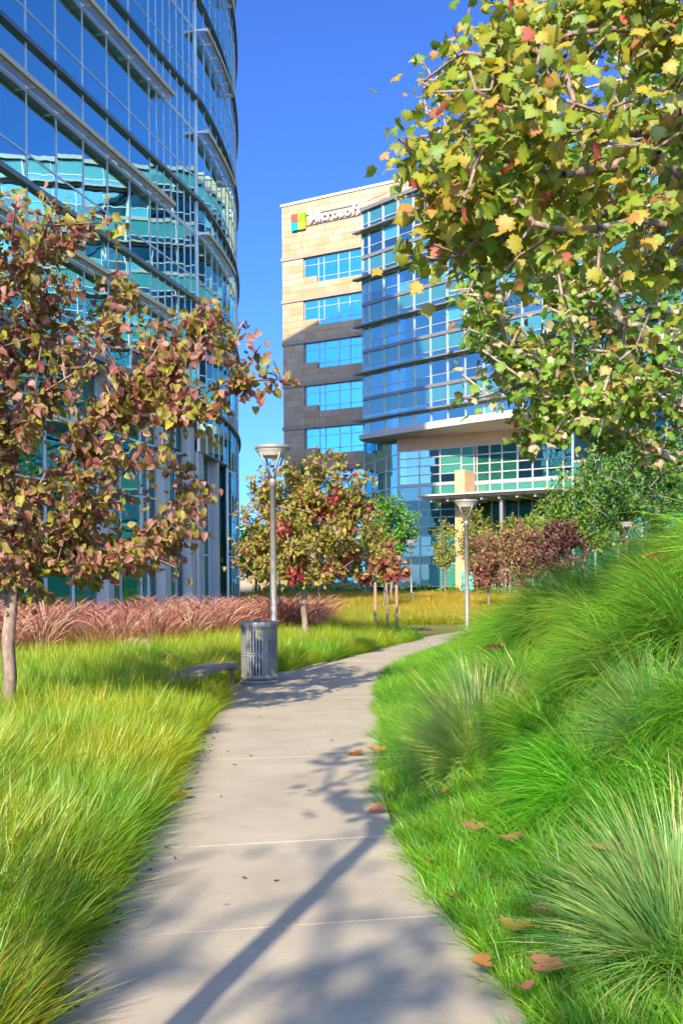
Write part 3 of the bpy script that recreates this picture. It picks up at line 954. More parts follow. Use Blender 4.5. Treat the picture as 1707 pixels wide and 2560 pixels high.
make_lamp(2.78, 24.0, th(2.78, 24.0), 3.25, 'grey bowl-headed street lamp in the lawn in front of the building entrance')
make_lamp(3.55, 55.0, 0.0, 3.5, 'small far bowl-headed street lamp beside the green glass lobby wall')
make_lamp(10.3, 39.0, 0.0, 3.5, 'dark bowl-headed street lamp under the oaks behind the grassy bank')

# ------------------------------------------------------------------ litter bin
BX, BY = -1.18, 15.4
bin_ = thing('litter_bin', 'grey slatted steel litter bin at the edge of the path', 'bin', (BX, BY, .034))
bz = .034
def ring(name, r, z0, z1, t=.012, mat='can'):
    return lathe_obj(name, [(r - t, z0), (r, z0), (r, z1), (r - t, z1), (r - t, z0)], M[mat], bin_, (BX, BY), 48)
ring('base_ring', .272, bz, bz + .06); ring('lower_band', .262, bz + .065, bz + .135)
ring('middle_band', .259, bz + .395, bz + .418); ring('middle_band', .259, bz + .43, bz + .453)
ring('top_band', .259, bz + .775, bz + .815)
rm = lathe_obj('rim', [(.20, bz + .86), (.245, bz + .886), (.268, bz + .882), (.272, bz + .865), (.270, bz + .80), (.258, bz + .80)], M['can'], bin_, (BX, BY), 48)
lathe_obj('lid_funnel', [(.20, bz + .86), (.17, bz + .82), (.165, bz + .76)], M['can'], rm, (BX, BY), 32)
lathe_obj('liner', [(.001, bz + .07), (.20, bz + .07), (.215, bz + .62), (.205, bz + .62)], M['liner'], bin_, (BX, BY), 32)
slat = Boxes(); slat.box((0, 0, 0), (.0125, 0, 0), (0, .005, 0), (0, 0, .35))
slat_me = bpy.data.meshes.new('slat'); slat_me.from_pydata(slat.v, [], slat.f); slat_me.materials.append(M['can'])
wide = Boxes(); wide.box((0, 0, 0), (.032, 0, 0), (0, .005, 0), (0, 0, .35))
wide_me = bpy.data.meshes.new('slat'); wide_me.from_pydata(wide.v, [], wide.f); wide_me.materials.append(M['can'])
NS = 38
for k in range(NS):
    a = 2 * math.pi * k / NS
    # small throwing hole left open on the grass side
    m = Matrix.Translation((BX + .252 * math.cos(a), BY + .252 * math.sin(a), bz + .455)) @ Matrix.Rotation(a - math.pi / 2, 4, 'Z')
    link('slat', wide_me if k in (31, 12) else slat_me, bin_, None, m)

# ------------------------------------------------------------------ bench
BE = thing('bench', 'low backless bench of grey weathered planks in the grass beside the litter bin', 'bench', (-1.76, 13.95, 0))
bc_ = np.array([-1.76, 13.95]); bd = np.array([0.165, 1.0]); bd = bd / np.linalg.norm(bd); bn = np.array([bd[1], -bd[0]])
for k in range(4):
    o = bc_ + bn * (-.165 + k * .11)
    b = Boxes(); b.box((o[0], o[1], .365), (bd[0] * .82, bd[1] * .82, 0), (bn[0] * .05, bn[1] * .05, 0), (0, 0, .022))
    b.build('plank', M['wood'], BE)
for s in (-.74, .74):
    o = bc_ + bd * s
    b = Boxes()
    b.box((o[0], o[1], .315), (bd[0] * .03, bd[1] * .03, 0), (bn[0] * .235, bn[1] * .235, 0), (0, 0, .026))
    for q in (-.15, .15):
        w = o + bn * q
        b.box((w[0], w[1], .135), (bd[0] * .03, bd[1] * .03, 0), (bn[0] * .02, bn[1] * .02, 0), (0, 0, .152))
    b.build('leg', M['steel'], BE)

# boulder
def blob(cx, cy, cz, rx, ry, rz, seed):
    bm = bmesh.new(); bmesh.ops.create_icosphere(bm, subdivisions=3, radius=1)
    r = np.random.default_rng(seed); ph = r.uniform(0, 6, 6)
    for v in bm.verts:
        c = v.co; k = 1 + .14 * math.sin(3 * c.x + ph[0]) + .12 * math.sin(4 * c.y + ph[1]) * math.cos(3 * c.z + ph[2]) + .06 * math.sin(9 * c.x + ph[3]) * math.sin(8 * c.y + ph[4])
        v.co = Vector((cx + c.x * rx * k, cy + c.y * ry * k, cz + c.z * rz * k))
    me = bpy.data.meshes.new('boulder'); bm.to_mesh(me); bm.free()
    return me
bo = link('boulder', blob(-3.75, 19.2, .12, .42, .35, .36, 3), None, M['rock'])
tag(bo, 'tan boulder half hidden in the grass before the purple fountain grass', 'rock')
ip = thing('information_panel', 'small pale teal information panel by the entrance pier', 'sign', (9.3, 80.0, 0))
b = Boxes(); b.box((9.3, 80, 1.35), (.42, 0, 0), (0, .06, 0), (0, 0, .75)); b.build('panel', M['teal_panel'], ip)
b = Boxes(); b.box((9.02, 80.0, .35), (.04, 0, 0), (0, .04, 0), (0, 0, .35)); b.box((9.58, 80.0, .35), (.04, 0, 0), (0, .04, 0), (0, 0, .35)); b.build('leg', M['fin'], ip)

# ------------------------------------------------------------------ grass
def blades(n, rootr, L, th0, dth, width, pal, seed, az=None, azs=math.pi, seg=4, tipc=None, tipf=0.0, power=1.3, rise=0.0):
    """n grass blades growing from one crown; returns vertices, triangles/quads as tris, colours"""
    r = np.random.default_rng(seed)
    Ln = r.uniform(*L, n)
    t0 = np.radians(r.uniform(*th0, n)); dt = np.radians(r.uniform(*dth, n))
    a = r.uniform(-math.pi, math.pi, n) if az is None else az + np.clip(r.normal(0, azs, n), -3.1, 3.1)
    rr = rootr * np.sqrt(r.uniform(0, 1, n)); ra = a + r.normal(0, .7, n)
    P = np.zeros((n, seg + 1, 3)); P[:, 0, 0] = rr * np.cos(ra); P[:, 0, 1] = rr * np.sin(ra); P[:, 0, 2] = -.03
    for k in range(seg):
        t = (k + .5) / seg
        an = t0 + dt * t ** power
        st = Ln / seg
        aa = a + r.normal(0, .05, n)
        P[:, k + 1, 0] = P[:, k, 0] + st * np.sin(an) * np.cos(aa)
        P[:, k + 1, 1] = P[:, k, 1] + st * np.sin(an) * np.sin(aa)
        P[:, k + 1, 2] = P[:, k, 2] + st * np.cos(an)
    sw = r.uniform(-math.pi, math.pi, n)
    wv = np.stack([-np.sin(a + .5 * np.sin(sw)), np.cos(a + .5 * np.sin(sw)), .35 * np.sin(sw)], 1)
    W = width * r.uniform(.7, 1.3, n)
    V = np.zeros((n, 2 * seg + 1, 3)); C = np.zeros((n, 2 * seg + 1, 3))
    pal = np.array(pal); ci = r.integers(0, len(pal), n)
    base = pal[ci] * r.uniform(.8, 1.2, (n, 1))
    tip = np.array(tipc if tipc is not None else pal[0]) * r.uniform(.8, 1.2, (n, 1))
    tf = (r.uniform(0, 1, n) < tipf).astype(float) * r.uniform(.5, 1, n)
    for k in range(seg + 1):
        t = k / seg
        w = W * (1 - t ** 2.2)
        mixf = (np.clip((t - .35) / .5, 0, 1) * tf)[:, None]
        cc = base * (1 - mixf) + tip * mixf
        if k < seg:
            V[:, 2 * k] = P[:, k] - wv * w[:, None] / 2; V[:, 2 * k + 1] = P[:, k] + wv * w[:, None] / 2
            C[:, 2 * k] = cc; C[:, 2 * k + 1] = cc
        else:
            V[:, 2 * k] = P[:, k]; C[:, 2 * k] = cc
    T = []
    for k in range(seg - 1):
        T += [(2 * k, 2 * k + 1, 2 * k + 3), (2 * k, 2 * k + 3, 2 * k + 2)]
    T.append((2 * seg - 2, 2 * seg - 1, 2 * seg))
    T = np.array(T)
    Fc = (T[None] + (np.arange(n) * (2 * seg + 1))[:, None, None]).reshape(-1, 3)
    return V.reshape(-1, 3), Fc, C.reshape(-1, 3)

def join(*parts):
    V, Fc, C, o = [], [], [], 0
    for v, f, c in parts:
        V.append(v); Fc.append(f + o); C.append(c); o += len(v)
    return np.concatenate(V), np.concatenate(Fc), np.concatenate(C)

PROTO = bpy.data.collections.new('grass clump shapes')      # never linked: only the sources of the instances
def proto(name, parts, mat):
    V, Fc, C = join(*parts)
    me = np_mesh(name, V, Fc, C); me.materials.append(mat)
    o = bpy.data.objects.new(name, me); PROTO.objects.link(o)
    return o

def scatter(name, label, cat, protos, P, rot, scl, tint, idx):
    """ONE grass object: clump shapes instanced on points with their own turn, size and tint"""
    me = bpy.data.meshes.new(name)
    n = len(P)
    me.vertices.add(n); me.vertices.foreach_set('co', np.ascontiguousarray(P, dtype=np.float32).ravel())
    def attr(nm, ty, dat, field):
        a = me.attributes.new(nm, ty, 'POINT'); a.data.foreach_set(field, np.ascontiguousarray(dat).ravel())
    attr('rot', 'FLOAT_VECTOR', np.asarray(rot, np.float32), 'vector')
    attr('scl', 'FLOAT_VECTOR', np.asarray(scl, np.float32), 'vector')
    t4 = np.ones((n, 4), np.float32); t4[:, :3] = tint
    attr('tint', 'FLOAT_COLOR', t4, 'color')
    attr('idx', 'INT', np.asarray(idx, np.int32), 'value')
    o = bpy.data.objects.new(name, me); COL.objects.link(o)
    ng = bpy.data.node_groups.new(name, 'GeometryNodeTree')
    ng.interface.new_socket('Geometry', in_out='INPUT', socket_type='NodeSocketGeometry')
    ng.interface.new_socket('Geometry', in_out='OUTPUT', socket_type='NodeSocketGeometry')
    gi = ng.nodes.new('NodeGroupInput'); go = ng.nodes.new('NodeGroupOutput')
    iop = ng.nodes.new('GeometryNodeInstanceOnPoints')
    mtp = ng.nodes.new('GeometryNodeMeshToPoints')
    ng.links.new(gi.outputs[0], mtp.inputs['Mesh']); ng.links.new(mtp.outputs[0], iop.inputs['Points'])
    gti = ng.nodes.new('GeometryNodeGeometryToInstance')
    for p_ in reversed(protos):
        oi = ng.nodes.new('GeometryNodeObjectInfo'); oi.inputs['Object'].default_value = p_
        ng.links.new(oi.outputs['Geometry'], gti.inputs[0])
    ng.links.new(gti.outputs[0], iop.inputs['Instance'])
    iop.inputs['Pick Instance'].default_value = True
    def na(nm, ty):
        q = ng.nodes.new('GeometryNodeInputNamedAttribute'); q.data_type = ty; q.inputs['Name'].default_value = nm
        return q.outputs[0]
    ng.links.new(na('idx', 'INT'), iop.inputs['Instance Index'])
    e2r = ng.nodes.new('FunctionNodeEulerToRotation')
    ng.links.new(na('rot', 'FLOAT_VECTOR'), e2r.inputs[0]); ng.links.new(e2r.outputs[0], iop.inputs['Rotation'])
    ng.links.new(na('scl', 'FLOAT_VECTOR'), iop.inputs['Scale'])
    ng.links.new(iop.outputs[0], go.inputs[0])
    md = o.modifiers.new('clumps', 'NODES'); md.node_group = ng
    tag(o, label, cat, kind='stuff')
    return o

YG = [(.48, .56, .014), (.40, .55, .014), (.30, .50, .014), (.56, .55, .02), (.20, .42, .014)]
TAN = (.62, .36, .06)
left_p = [proto('left clump', [blades(200, .07, (.26, .50), (3, 48), (12, 60), .0055, YG, 20 + k, az=0.0, azs=1.5, tipc=TAN, tipf=.24)], M['blade']) for k in range(5)]
GN_ = [(.34, .56, .04), (.14, .50, .010), (.09, .41, .012), (.20, .54, .014), (.14, .46, .02), (.26, .54, .02)]
short_p = [proto('short clump', [blades(190, .09, (.12, .30), (5, 65), (20, 70), .0050, GN_ + [(.22, .36, .02)], 40 + k, az=math.pi, azs=1.6, seg=3, tipc=(.40, .33, .09), tipf=.12)], M['blade']) for k in range(4)]
mop_p = [proto('mop clump', [blades(1050, .17, (.45, .85), (0, 52), (62, 125), .0060, GN_, 60 + k, az=math.pi, azs=1.5, seg=5, tipc=(.34, .40, .06), tipf=.22, power=.9)], M['blade']) for k in range(5)]
FARC = [(.44, .48, .015), (.37, .48, .012), (.28, .44, .015), (.50, .44, .02), (.56, .38, .04)]
far_p = [proto('lawn clump', [blades(120, .12, (.25, .50), (3, 45), (15, 60), .009, FARC, 80 + k, seg=3, tipc=(.55, .28, .06), tipf=.45)], M['blade']) for k in range(4)]
FG = [(.34, .12, .07), (.38, .16, .08), (.27, .08, .06), (.38, .24, .09)]
def fountain(seed):
    r = np.random.default_rng(seed)
    g = blades(170, .10, (.5, .95), (2, 40), (15, 75), .010, FG, seed, tipc=(.42, .24, .10), tipf=.3)
    # plumes: short fat spindles at the end of arching stems
    n = 30; parts = [g]
    V, Fc, C = [], [], []
    for i in range(n):
        a = r.uniform(-math.pi, math.pi); t0 = math.radians(r.uniform(2, 26)); L = r.uniform(.7, 1.05)
        p_ = np.array([.05 * math.cos(a), .05 * math.sin(a), 0.]); pts = [p_]
        for k in range(8):
            an = t0 + math.radians(58) * (max(0, k - 3) / 4) ** 1.3
            p_ = p_ + (L / 8) * np.array([math.sin(an) * math.cos(a), math.sin(an) * math.sin(a), math.cos(an)]); pts.append(p_)
        cc = np.array([(.50, .20, .15), (.52, .29, .21), (.40, .12, .11), (.60, .38, .26)][r.integers(0, 4)])
        rad = [.002, .002, .002, .002, .003, .008, .010, .008, .002]
        b0 = sum(len(v) for v in V)
        ring_ = []
        for q, rd in zip(pts, rad):
            for s in range(3):
                an = 2 * math.pi * s / 3
                ring_.append(q + rd * np.array([math.cos(an) * -math.sin(a), math.cos(an) * math.cos(a), math.sin(an)]))
        V.append(np.array(ring_)); C.append(np.tile(cc, (len(ring_), 1)))
        for k in range(8):
            for s in range(3):
                s2 = (s + 1) % 3
                Fc += [(b0 + 3 * k + s, b0 + 3 * k + s2, b0 + 3 * k + 3 + s2), (b0 + 3 * k + s, b0 + 3 * k + 3 + s2, b0 + 3 * k + 3 + s)]
    parts.append((np.concatenate(V), np.array(Fc), np.concatenate(C)))
    return parts
fount_p = [proto('fountain clump', fountain(100 + k), M['plume']) for k in range(4)]

def jgrid(x0, x1, y0, y1, s, jit=.45):
    xs = np.arange(x0, x1, s); ys = np.arange(y0, y1, s)
    X, Y = np.meshgrid(xs, ys); X = X.ravel(); Y = Y.ravel()
    return X + RNG.uniform(-jit, jit, len(X)) * s, Y + RNG.uniform(-jit, jit, len(X)) * s

def patch(x, y, f, k=0.0):
    return .5 + .5 * np.sin(f * x + 1.3 * np.sin(f * .7 * y + k)) * np.cos(f * .8 * y + 1.1 * np.sin(f * .6 * x + 2 * k))

# left bed
X1, Y1 = jgrid(-4.2, 0.6, 1.2, 9, .115); X2, Y2 = jgrid(-9, 3.6, 9, 27, .19)
X = np.concatenate([X1, X2]); Y = np.concatenate([Y1, Y2])
e = left_edge(Y) - X
fount_front = lambda x: np.interp(x, [-12, -8, -4, -1.2, 0.2, 1.0], [14, 16, 18.8, 25.5, 30, 35.5])
keep = (e > .10) & (X > -.36 * Y - 1.2) & (Y < fount_front(X) + .2)
bx_, by_ = X + 1.76 - .165 * (Y - 13.95), Y - 13.95
keep &= ~((np.abs(bx_) < .22) & (np.abs(by_) < .78))
X, Y, e = X[keep], Y[keep], e[keep]
n = len(X)
pt = patch(X, Y, 1.6)
sc_ = np.interp(e, [0.1, .5, 1.2], [.85, 1.15, 1.3]) * RNG.uniform(.75, 1.2, n) * (.85 + .3 * patch(X, Y, 2.9, 2))
yaw = RNG.normal(0, .9, n); yaw = np.where(e > 1.6, RNG.uniform(-3, 3, n), yaw)
tint = np.stack([np.interp(pt, [0, 1], [.48, 1.08]), np.interp(pt, [0, 1], [.88, 1.02]), np.interp(pt, [0, 1], [.9, 1.0])], 1) * RNG.uniform(.85, 1.15, (n, 1))
scatter('bed_grass', 'yellow-green fine grass in the bed left of the path', 'grass', left_p,
        np.stack([X, Y, terrain(X, Y)], 1), np.stack([np.zeros(n), RNG.normal(.1, .1, n), yaw], 1), np.stack([sc_] * 3, 1), tint, RNG.integers(0, 5, n))

# far lawn
X1, Y1 = jgrid(-1, 18, 18, 50, .27); X2, Y2 = jgrid(-12, 34, 50, 88, .55)
X = np.concatenate([X1, X2]); Y = np.concatenate([Y1, Y2])
on = (X > left_edge(Y) - .12) & (X < right_edge(Y) + .12) & (Y < 51)
keep = ~on & (Y > fount_front(np.clip(X, -12, 1.0)) - .4 * (X < 1)) & (np.abs(X) < .36 * Y + 1) & ((X > right_edge(Y)) | (X < left_edge(Y)) | (Y > 51))
keep &= ~((X < left_edge(Y)) & (Y < 26)) & ~((X > right_edge(Y)) & (Y < 24))
keep &= Y < 93 - .67 * (X - 5) - 8
X, Y = X[keep], Y[keep]; n = len(X)
pt = patch(X, Y, .5, 1)
og = np.clip((Y - 26) / 30, 0, 1)
tint = np.stack([.75 + .35 * pt + .2 * og, 1.0 - .06 * og + .05 * pt, .9 + 0 * pt], 1) * RNG.uniform(.85, 1.15, (n, 1))
sc_ = RNG.uniform(.75, 1.2, n) * np.interp(Y, [18, 50, 51, 88], [.9, 1.05, 1.5, 1.7])
scatter('lawn_grass', 'green and orange-tipped meadow grass stretching to the building', 'grass', far_p,
        np.stack([X, Y, terrain(X, Y)], 1), np.stack([np.zeros(n), np.zeros(n), RNG.uniform(-3, 3, n)], 1), np.stack([sc_] * 3, 1), tint, RNG.integers(0, 4, n))

TUS = at(1200, 1905, .05)[:2]
# bank: short grass by the path, mops up the slope
X, Y = jgrid(.2, 5.5, 1.0, 26, .125); Xb, Yb = jgrid(1.5, 9, 1.0, 28, .24); nb0 = len(X); X = np.concatenate([X, Xb]); Y = np.concatenate([Y, Yb]); second = np.arange(len(X)) >= nb0
e = X - right_edge(Y)
keep = (e > -.03 + .10 * patch(X, Y, 3.7, 8)) & ((e < 1.5 + .5 * patch(X, Y, 1.2, 4)) != second) & (e < 7.5) & (X < .36 * Y + 1.0)
X, Y, e = X[keep], Y[keep], e[keep]; n = len(X)
pt = patch(X, Y, 2.1, 3)
tint = np.stack([.7 + .6 * pt, .85 + .25 * pt, .8 + .5 * pt], 1) * RNG.uniform(.85, 1.15, (n, 1))
sc_ = np.interp(e, [-.03, .3, .9], [.7, .9, 1.1]) * RNG.uniform(.75, 1.25, n)
scatter('edge_grass', 'short soft green grass at the foot of the bank along the path', 'grass', short_p,
        np.stack([X, Y, terrain(X, Y)], 1), np.stack([np.zeros(n), RNG.normal(-.05, .2, n), RNG.normal(0, .9, n)], 1), np.stack([sc_] * 3, 1), tint, RNG.integers(0, 4, n))
X1, Y1 = jgrid(.7, 9, 1.2, 12, .68, .34); X2, Y2 = jgrid(.8, 15, 12, 34, .70, .36)
X = np.concatenate([X1, X2]); Y = np.concatenate([Y1, Y2])
e = X - right_edge(Y)
keep = (e > .70 + .35 * patch(X, Y, 1.7, 6)) & (e < 8) & (X < .36 * Y + 1.4) & (np.hypot(X - TUS[0], Y - TUS[1]) > .75)
X, Y, e = X[keep], Y[keep], e[keep]; n = len(X)
pt = patch(X, Y, 1.1, 5); pt2 = patch(X, Y, 2.3, 9)
tint = np.stack([.65 + .75 * pt, .82 + .3 * pt2, .7 + 1.2 * pt], 1) * RNG.uniform(.8, 1.2, (n, 1))
sc_ = RNG.uniform(.8, 1.25, n) * np.interp(Y, [0, 14, 30], [1.0, 1.0, .8])
sc_ *= np.interp(e, [.7, 1.6], [.68, 1.0]); zz = RNG.uniform(.75, 1.25, n)
scatter('bank_grass', 'long drooping green grass covering the bank right of the path', 'grass', mop_p,
        np.stack([X, Y, terrain(X, Y)], 1), np.stack([RNG.normal(0, .1, n), RNG.normal(-.12, .12, n), RNG.normal(.25, .75, n)], 1), np.stack([sc_, sc_, sc_ * zz], 1), tint, RNG.integers(0, 5, n))

# purple fountain grass
X, Y = jgrid(-16, 1.2, 15, 38, .42)
keep = (Y > fount_front(X)) & (Y < fount_front(X) + np.interp(X, [-12, -3, 1], [9, 8, 3])) & (X > -.36 * Y - 1)
wallx = -9.3 + .24 * (Y - 29.5)
keep &= (X > wallx + .8) & (X < -.5)
keep &= RNG.uniform(0, 1, len(X)) < .55 + .45 * patch(X, Y, 1.3, 3)
X, Y = X[keep], Y[keep]; n = len(X)
pt = patch(X, Y, .9, 7)
tint = np.stack([.9 + .35 * pt, .8 + .7 * pt, .9 + .5 * pt], 1) * RNG.uniform(.85, 1.15, (n, 1))
sc_ = RNG.uniform(1.0, 1.4, n)
scatter('fountain_grass', 'purple-red fountain grass with feathery plumes before the blue glass building', 'grass', fount_p,
        np.stack([X, Y, 0 * X], 1), np.stack([np.zeros(n), np.zeros(n), RNG.uniform(-3, 3, n)], 1), np.stack([sc_] * 3, 1), tint, RNG.integers(0, 4, n))

# a few large spiky tussocks that stand out from the bank
M['tussock'] = mat_leaf('tussock blade', .3, .45)
TU = [((.22, .46, .11), (.16, .42, .10), (.32, .48, .12)), ((.36, .56, .10), (.26, .52, .07), (.46, .54, .14)), ((.15, .38, .11), (.20, .44, .12), (.28, .46, .11))]
def tussock(u, v, lift, s, pal, seed, label, n=900):
    x, y, z = at(u, v, lift); z = th(x, y)
    V, Fc, C = join(blades(n, .07, (.45, .80), (2, 72), (10, 48), .0062, pal, seed, seg=5, tipc=(.52, .40, .14), tipf=.35),
                    blades(n // 2, .07, (.40, .70), (40, 85), (25, 60), .0062, pal, seed + 1, seg=5, tipc=(.52, .40, .14), tipf=.3))
    o = link('grass_tussock', np_mesh('grass_tussock', V * s, Fc, C), None, M['tussock'])
    o.location = (x, y, z)
    return tag(o, label, 'grass', 'spiky grass tussocks on the bank')
tussock(1200, 1905, .05, 1.2, TU[1], 301, 'straw-tinged spiky tussock where the bank meets the curving path', 1900)
tussock(1690, 2380, .05, 1.0, TU[0], 303, 'large blue-green spiky tussock in the lower corner of the bank', 1500)
tussock(1640, 1800, .15, .85, TU[2], 305, 'grey-green spiky tussock higher up the bank above the corner tussock', 1000)
tussock(1560, 1450, .25, .7, TU[1], 307, 'upright yellow-green tussock on the crest of the bank below the oaks', 700)
tussock(1180, 1700, .1, .6, TU[1], 309, 'pale small tussock leaning over the path edge near the dappled shade', 700)

# ------------------------------------------------------------------ trees
def heart():
    o = [(0, -.02), (.26, .02), (.46, .22), (.50, .45), (.38, .72), (.16, .95), (0, 1.12)]
    rib = [(0, .06), (0, .3), (0, .55), (0, .8), (0, 1.12)]
    V = [(0, 0, 0), (0, .4, .0), (0, .8, -.06), (0, 1.12, -.20)]
    for s in (1, -1):
        for x, y in ((.30, -.10), (.50, .18), (.50, .5), (.28, .88)):
            V.append((s * x * .92, y, .30 * x / .5 - .22 * (y - .3) ** 2))
    Fq = []
    for b in (4, 8):
        t = [(0, b, b + 1), (0, b + 1, 1), (1, b + 1, b + 2), (1, b + 2, 2), (2, b + 2, b + 3), (2, b + 3, 3)]
        Fq += t if b == 4 else [(a, c, d) for a, d, c in t]
    return np.array(V, float), np.array(Fq)
def maple():
    out = [(0, -.02), (.10, -.12), (.30, -.14), (.36, .02), (.58, .06), (.50, .22), (.72, .40), (.56, .47), (.50, .66), (.34, .60), (.27, .80), (.12, .92), (0, 1.12)]
    pts = out + [(-x, y) for x, y in out[-2:0:-1]]
    inner = [(0, .02), (.22, .10), (.30, .36), (.18, .60), (0, .74), (-.18, .60), (-.30, .36), (-.22, .10)]
    zf = lambda x, y: .22 * abs(x) * (1 - 1.3 * abs(x)) - .30 * max(0, math.hypot(x, y - .3) - .3) ** 1.5
    V = [(0, .28, 0)] + [(x, y, zf(x, y)) for x, y in inner] + [(x, y, zf(x, y) - .05 * (i % 2)) for i, (x, y) in enumerate(pts)]
    n, k = len(pts), len(inner)
    Fq = [(0, 1 + i, 1 + (i + 1) % k) for i in range(k)]
    near = [min(range(k), key=lambda j: (inner[j][0] - x) ** 2 + (inner[j][1] - y) ** 2) for x, y in pts]
    near[0] = 0
    for i in range(n):
        j = (i + 1) % n
        Fq.append((1 + near[i], 1 + k + i, 1 + k + j))
        if near[i] != near[j]: Fq.append((1 + near[i], 1 + k + j, 1 + near[j]))
    return np.array(V, float), np.array(Fq)
def oval():
    V = [(0, 0, 0), (.30, .45, .10), (0, 1, -.06), (-.30, .45, .10)]
    return np.array(V, float), np.array([(0, 1, 2), (0, 2, 3)])
LEAF = {'heart': heart(), 'maple': maple(), 'oval': oval()}

def frames(D, U):
    """orthonormal frames: y along D (stalk to tip), z near U (upper side)"""
    D = D / np.linalg.norm(D, axis=1, keepdims=True)
    Xv = np.cross(D, U); nl = np.linalg.norm(Xv, axis=1, keepdims=True); Xv = Xv / np.maximum(nl, 1e-6)
    Z = np.cross(Xv, D)
    return np.stack([Xv, D, Z], 2)          # columns

def grow(base, trunk_top, attract, rng, sag=0.0, bend=.18, seglen=.45, trunk_n=6, wob=.03, lowest=0.0):
    """branch network: trunk, then each outer point joins the nearest earlier branch"""
    base, trunk_top = np.array(base, float), np.array(trunk_top, float)
    P = []; par = []
    for k in range(trunk_n + 1):
        t = k / trunk_n
        P.append(base * (1 - t) + trunk_top * t + np.array([rng.normal(0, wob), rng.normal(0, wob), 0]) * (0 < t < 1)); par.append(k - 1)
    order = np.argsort(np.linalg.norm(attract - trunk_top, axis=1))
    tips = []
    start = max(1, int(trunk_n * .75))
    for i in order:
        q = attract[i]
        A = np.array(P[start:])
        dist = np.linalg.norm(A - q, axis=1)
        dz = (q - A)[:, 2]
        cost = dist + 0.5 * np.maximum(0, -dz) + 0.25 * np.linalg.norm(A - trunk_top, axis=1)
        j = int(np.argmin(cost)) + start
        a = P[j]; L = np.linalg.norm(q - a); m = max(1, int(L / seglen))
        mid = rng.normal(0, bend * L, 3); mid[2] += .15 * L
        prev = j
        for k in range(1, m + 1):
            t = k / m
            pt = a * (1 - t) + q * t + mid * (t * (1 - t))
            pt = pt + np.array([0, 0, -sag * t * t])
            P.append(pt); par.append(prev); prev = len(P) - 1
        tips.append(prev)
    return np.array(P), np.array(par), tips

def wood_mesh(name, P, par, r0, rmin, expo=.42, sides=6, maxr=None):
    n = len(P); cnt = np.zeros(n)
    child = np.zeros(n, int)
    for p_ in par:
        if p_ >= 0: child[p_] += 1
    cnt[child == 0] = 1
    for i in range(n - 1, 0, -1):
        cnt[par[i]] += cnt[i]
    rad = np.maximum(rmin, r0 * (cnt / cnt[0]) ** expo)
    V, Fc = [], []
    for i in range(1, n):
        a, b = P[par[i]], P[i]
        d = b - a; L = np.linalg.norm(d)
        if L < 1e-5: continue
        d = d / L; u = np.cross(d, [0.3, .2, .93]); u /= max(np.linalg.norm(u), 1e-6); w = np.cross(d, u)
        ra = min(rad[par[i]], rad[i] * 1.35) if par[i] > 0 else rad[0] * 1.15
        k = sides if rad[i] > .012 else 3
        b0 = len(V)
        for pt, rr in ((a, ra), (b + d * rad[i] * .3, rad[i])):
            for s in range(k):
                an = 2 * math.pi * s / k
                V.append(pt + (u * math.cos(an) + w * math.sin(an)) * rr)
        for s in range(k):
            s2 = (s + 1) % k
            Fc.append((b0 + s, b0 + s2, b0 + k + s2, b0 + k + s))
    return np_mesh(name, np.array(V), np.array(Fc), smooth=True)

def leaves_on(P, par, tips, rng, per, size, spread, droop, back=2):
    """leaf places along the outer twigs: position, direction, size"""
    pos, dr, sz = [], [], []
    for t in tips:
        chain = [t]
        for _ in range(back):
            if par[chain[-1]] > 6: chain.append(par[chain[-1]])
        for _ in range(rng.poisson(per)):
            k = rng.integers(0, max(1, len(chain) - 1)) if len(chain) > 1 else 0
            a = P[chain[k]]; b = P[par[chain[k]]]
            f = rng.uniform(-.15, .9)
            pt = a * (1 - f) + b * f + rng.normal(0, spread, 3)
            out = a - b; out = out / max(np.linalg.norm(out), 1e-5)
            d = out * .6 + rng.normal(0, .6, 3); d[2] -= droop
            pos.append(pt); dr.append(d); sz.append(rng.uniform(.6, 1.25) * size)
    return np.array(pos), np.array(dr), np.array(sz)

def leaf_cloud(shape, pos, dr, sz, col, rng, up=(0, -.35, .8)):
    T, Fc = LEAF[shape]
    n = len(pos)
    U = np.array(up) + rng.normal(0, .9 if shape == 'heart' else .6, (n, 3))
    R = frames(dr, U)
    V = np.einsum('nij,kj->nki', R, T) * sz[:, None, None] + pos[:, None, :]
    FF = (Fc[None] + (np.arange(n) * len(T))[:, None, None]).reshape(-1, 3)
    C = np.repeat(col[:, None, :], len(T), 1)
    if shape == 'maple':
        C[:, :9] *= np.array((1.12, 1.12, 1.3)); C[:, 9:] *= np.array((1.0, .9, .9)) * rng.uniform(.85, 1.1, (n, 1, 1))
        C[:, 9::2] *= np.array((1.05, .88, .9))
    return V.reshape(-1, 3), FF, C.reshape(-1, 3), R

def leaf_tone(shape, c, k):
    C = np.tile(c, (k, 1))
    if shape == 'maple':
        C[:9] *= np.array((1.12, 1.12, 1.3)); C[9:] *= np.array((1.0, .9, .9)); C[9::2] *= np.array((1.05, .88, .9))
    return C

def ellip(n, c, r, rng, shell=.35, low=None):
    out = []
    while len(out) < n:
        d = rng.normal(0, 1, 3); d /= np.linalg.norm(d)
        k = (shell + (1 - shell) * rng.uniform(0, 1) ** .6)
        q = np.array(c) + d * np.array(r) * k
        if low is None or q[2] > low: out.append(q)
    return np.array(out)

def palette(cols, wts, n, rng, var=.18):
    cols = np.array(cols); i = rng.choice(len(cols), n, p=np.array(wts) / sum(wts))
    return cols[i] * rng.uniform(1 - var, 1 + var, (n, 1)) * rng.uniform(.93, 1.07, (n, 3))

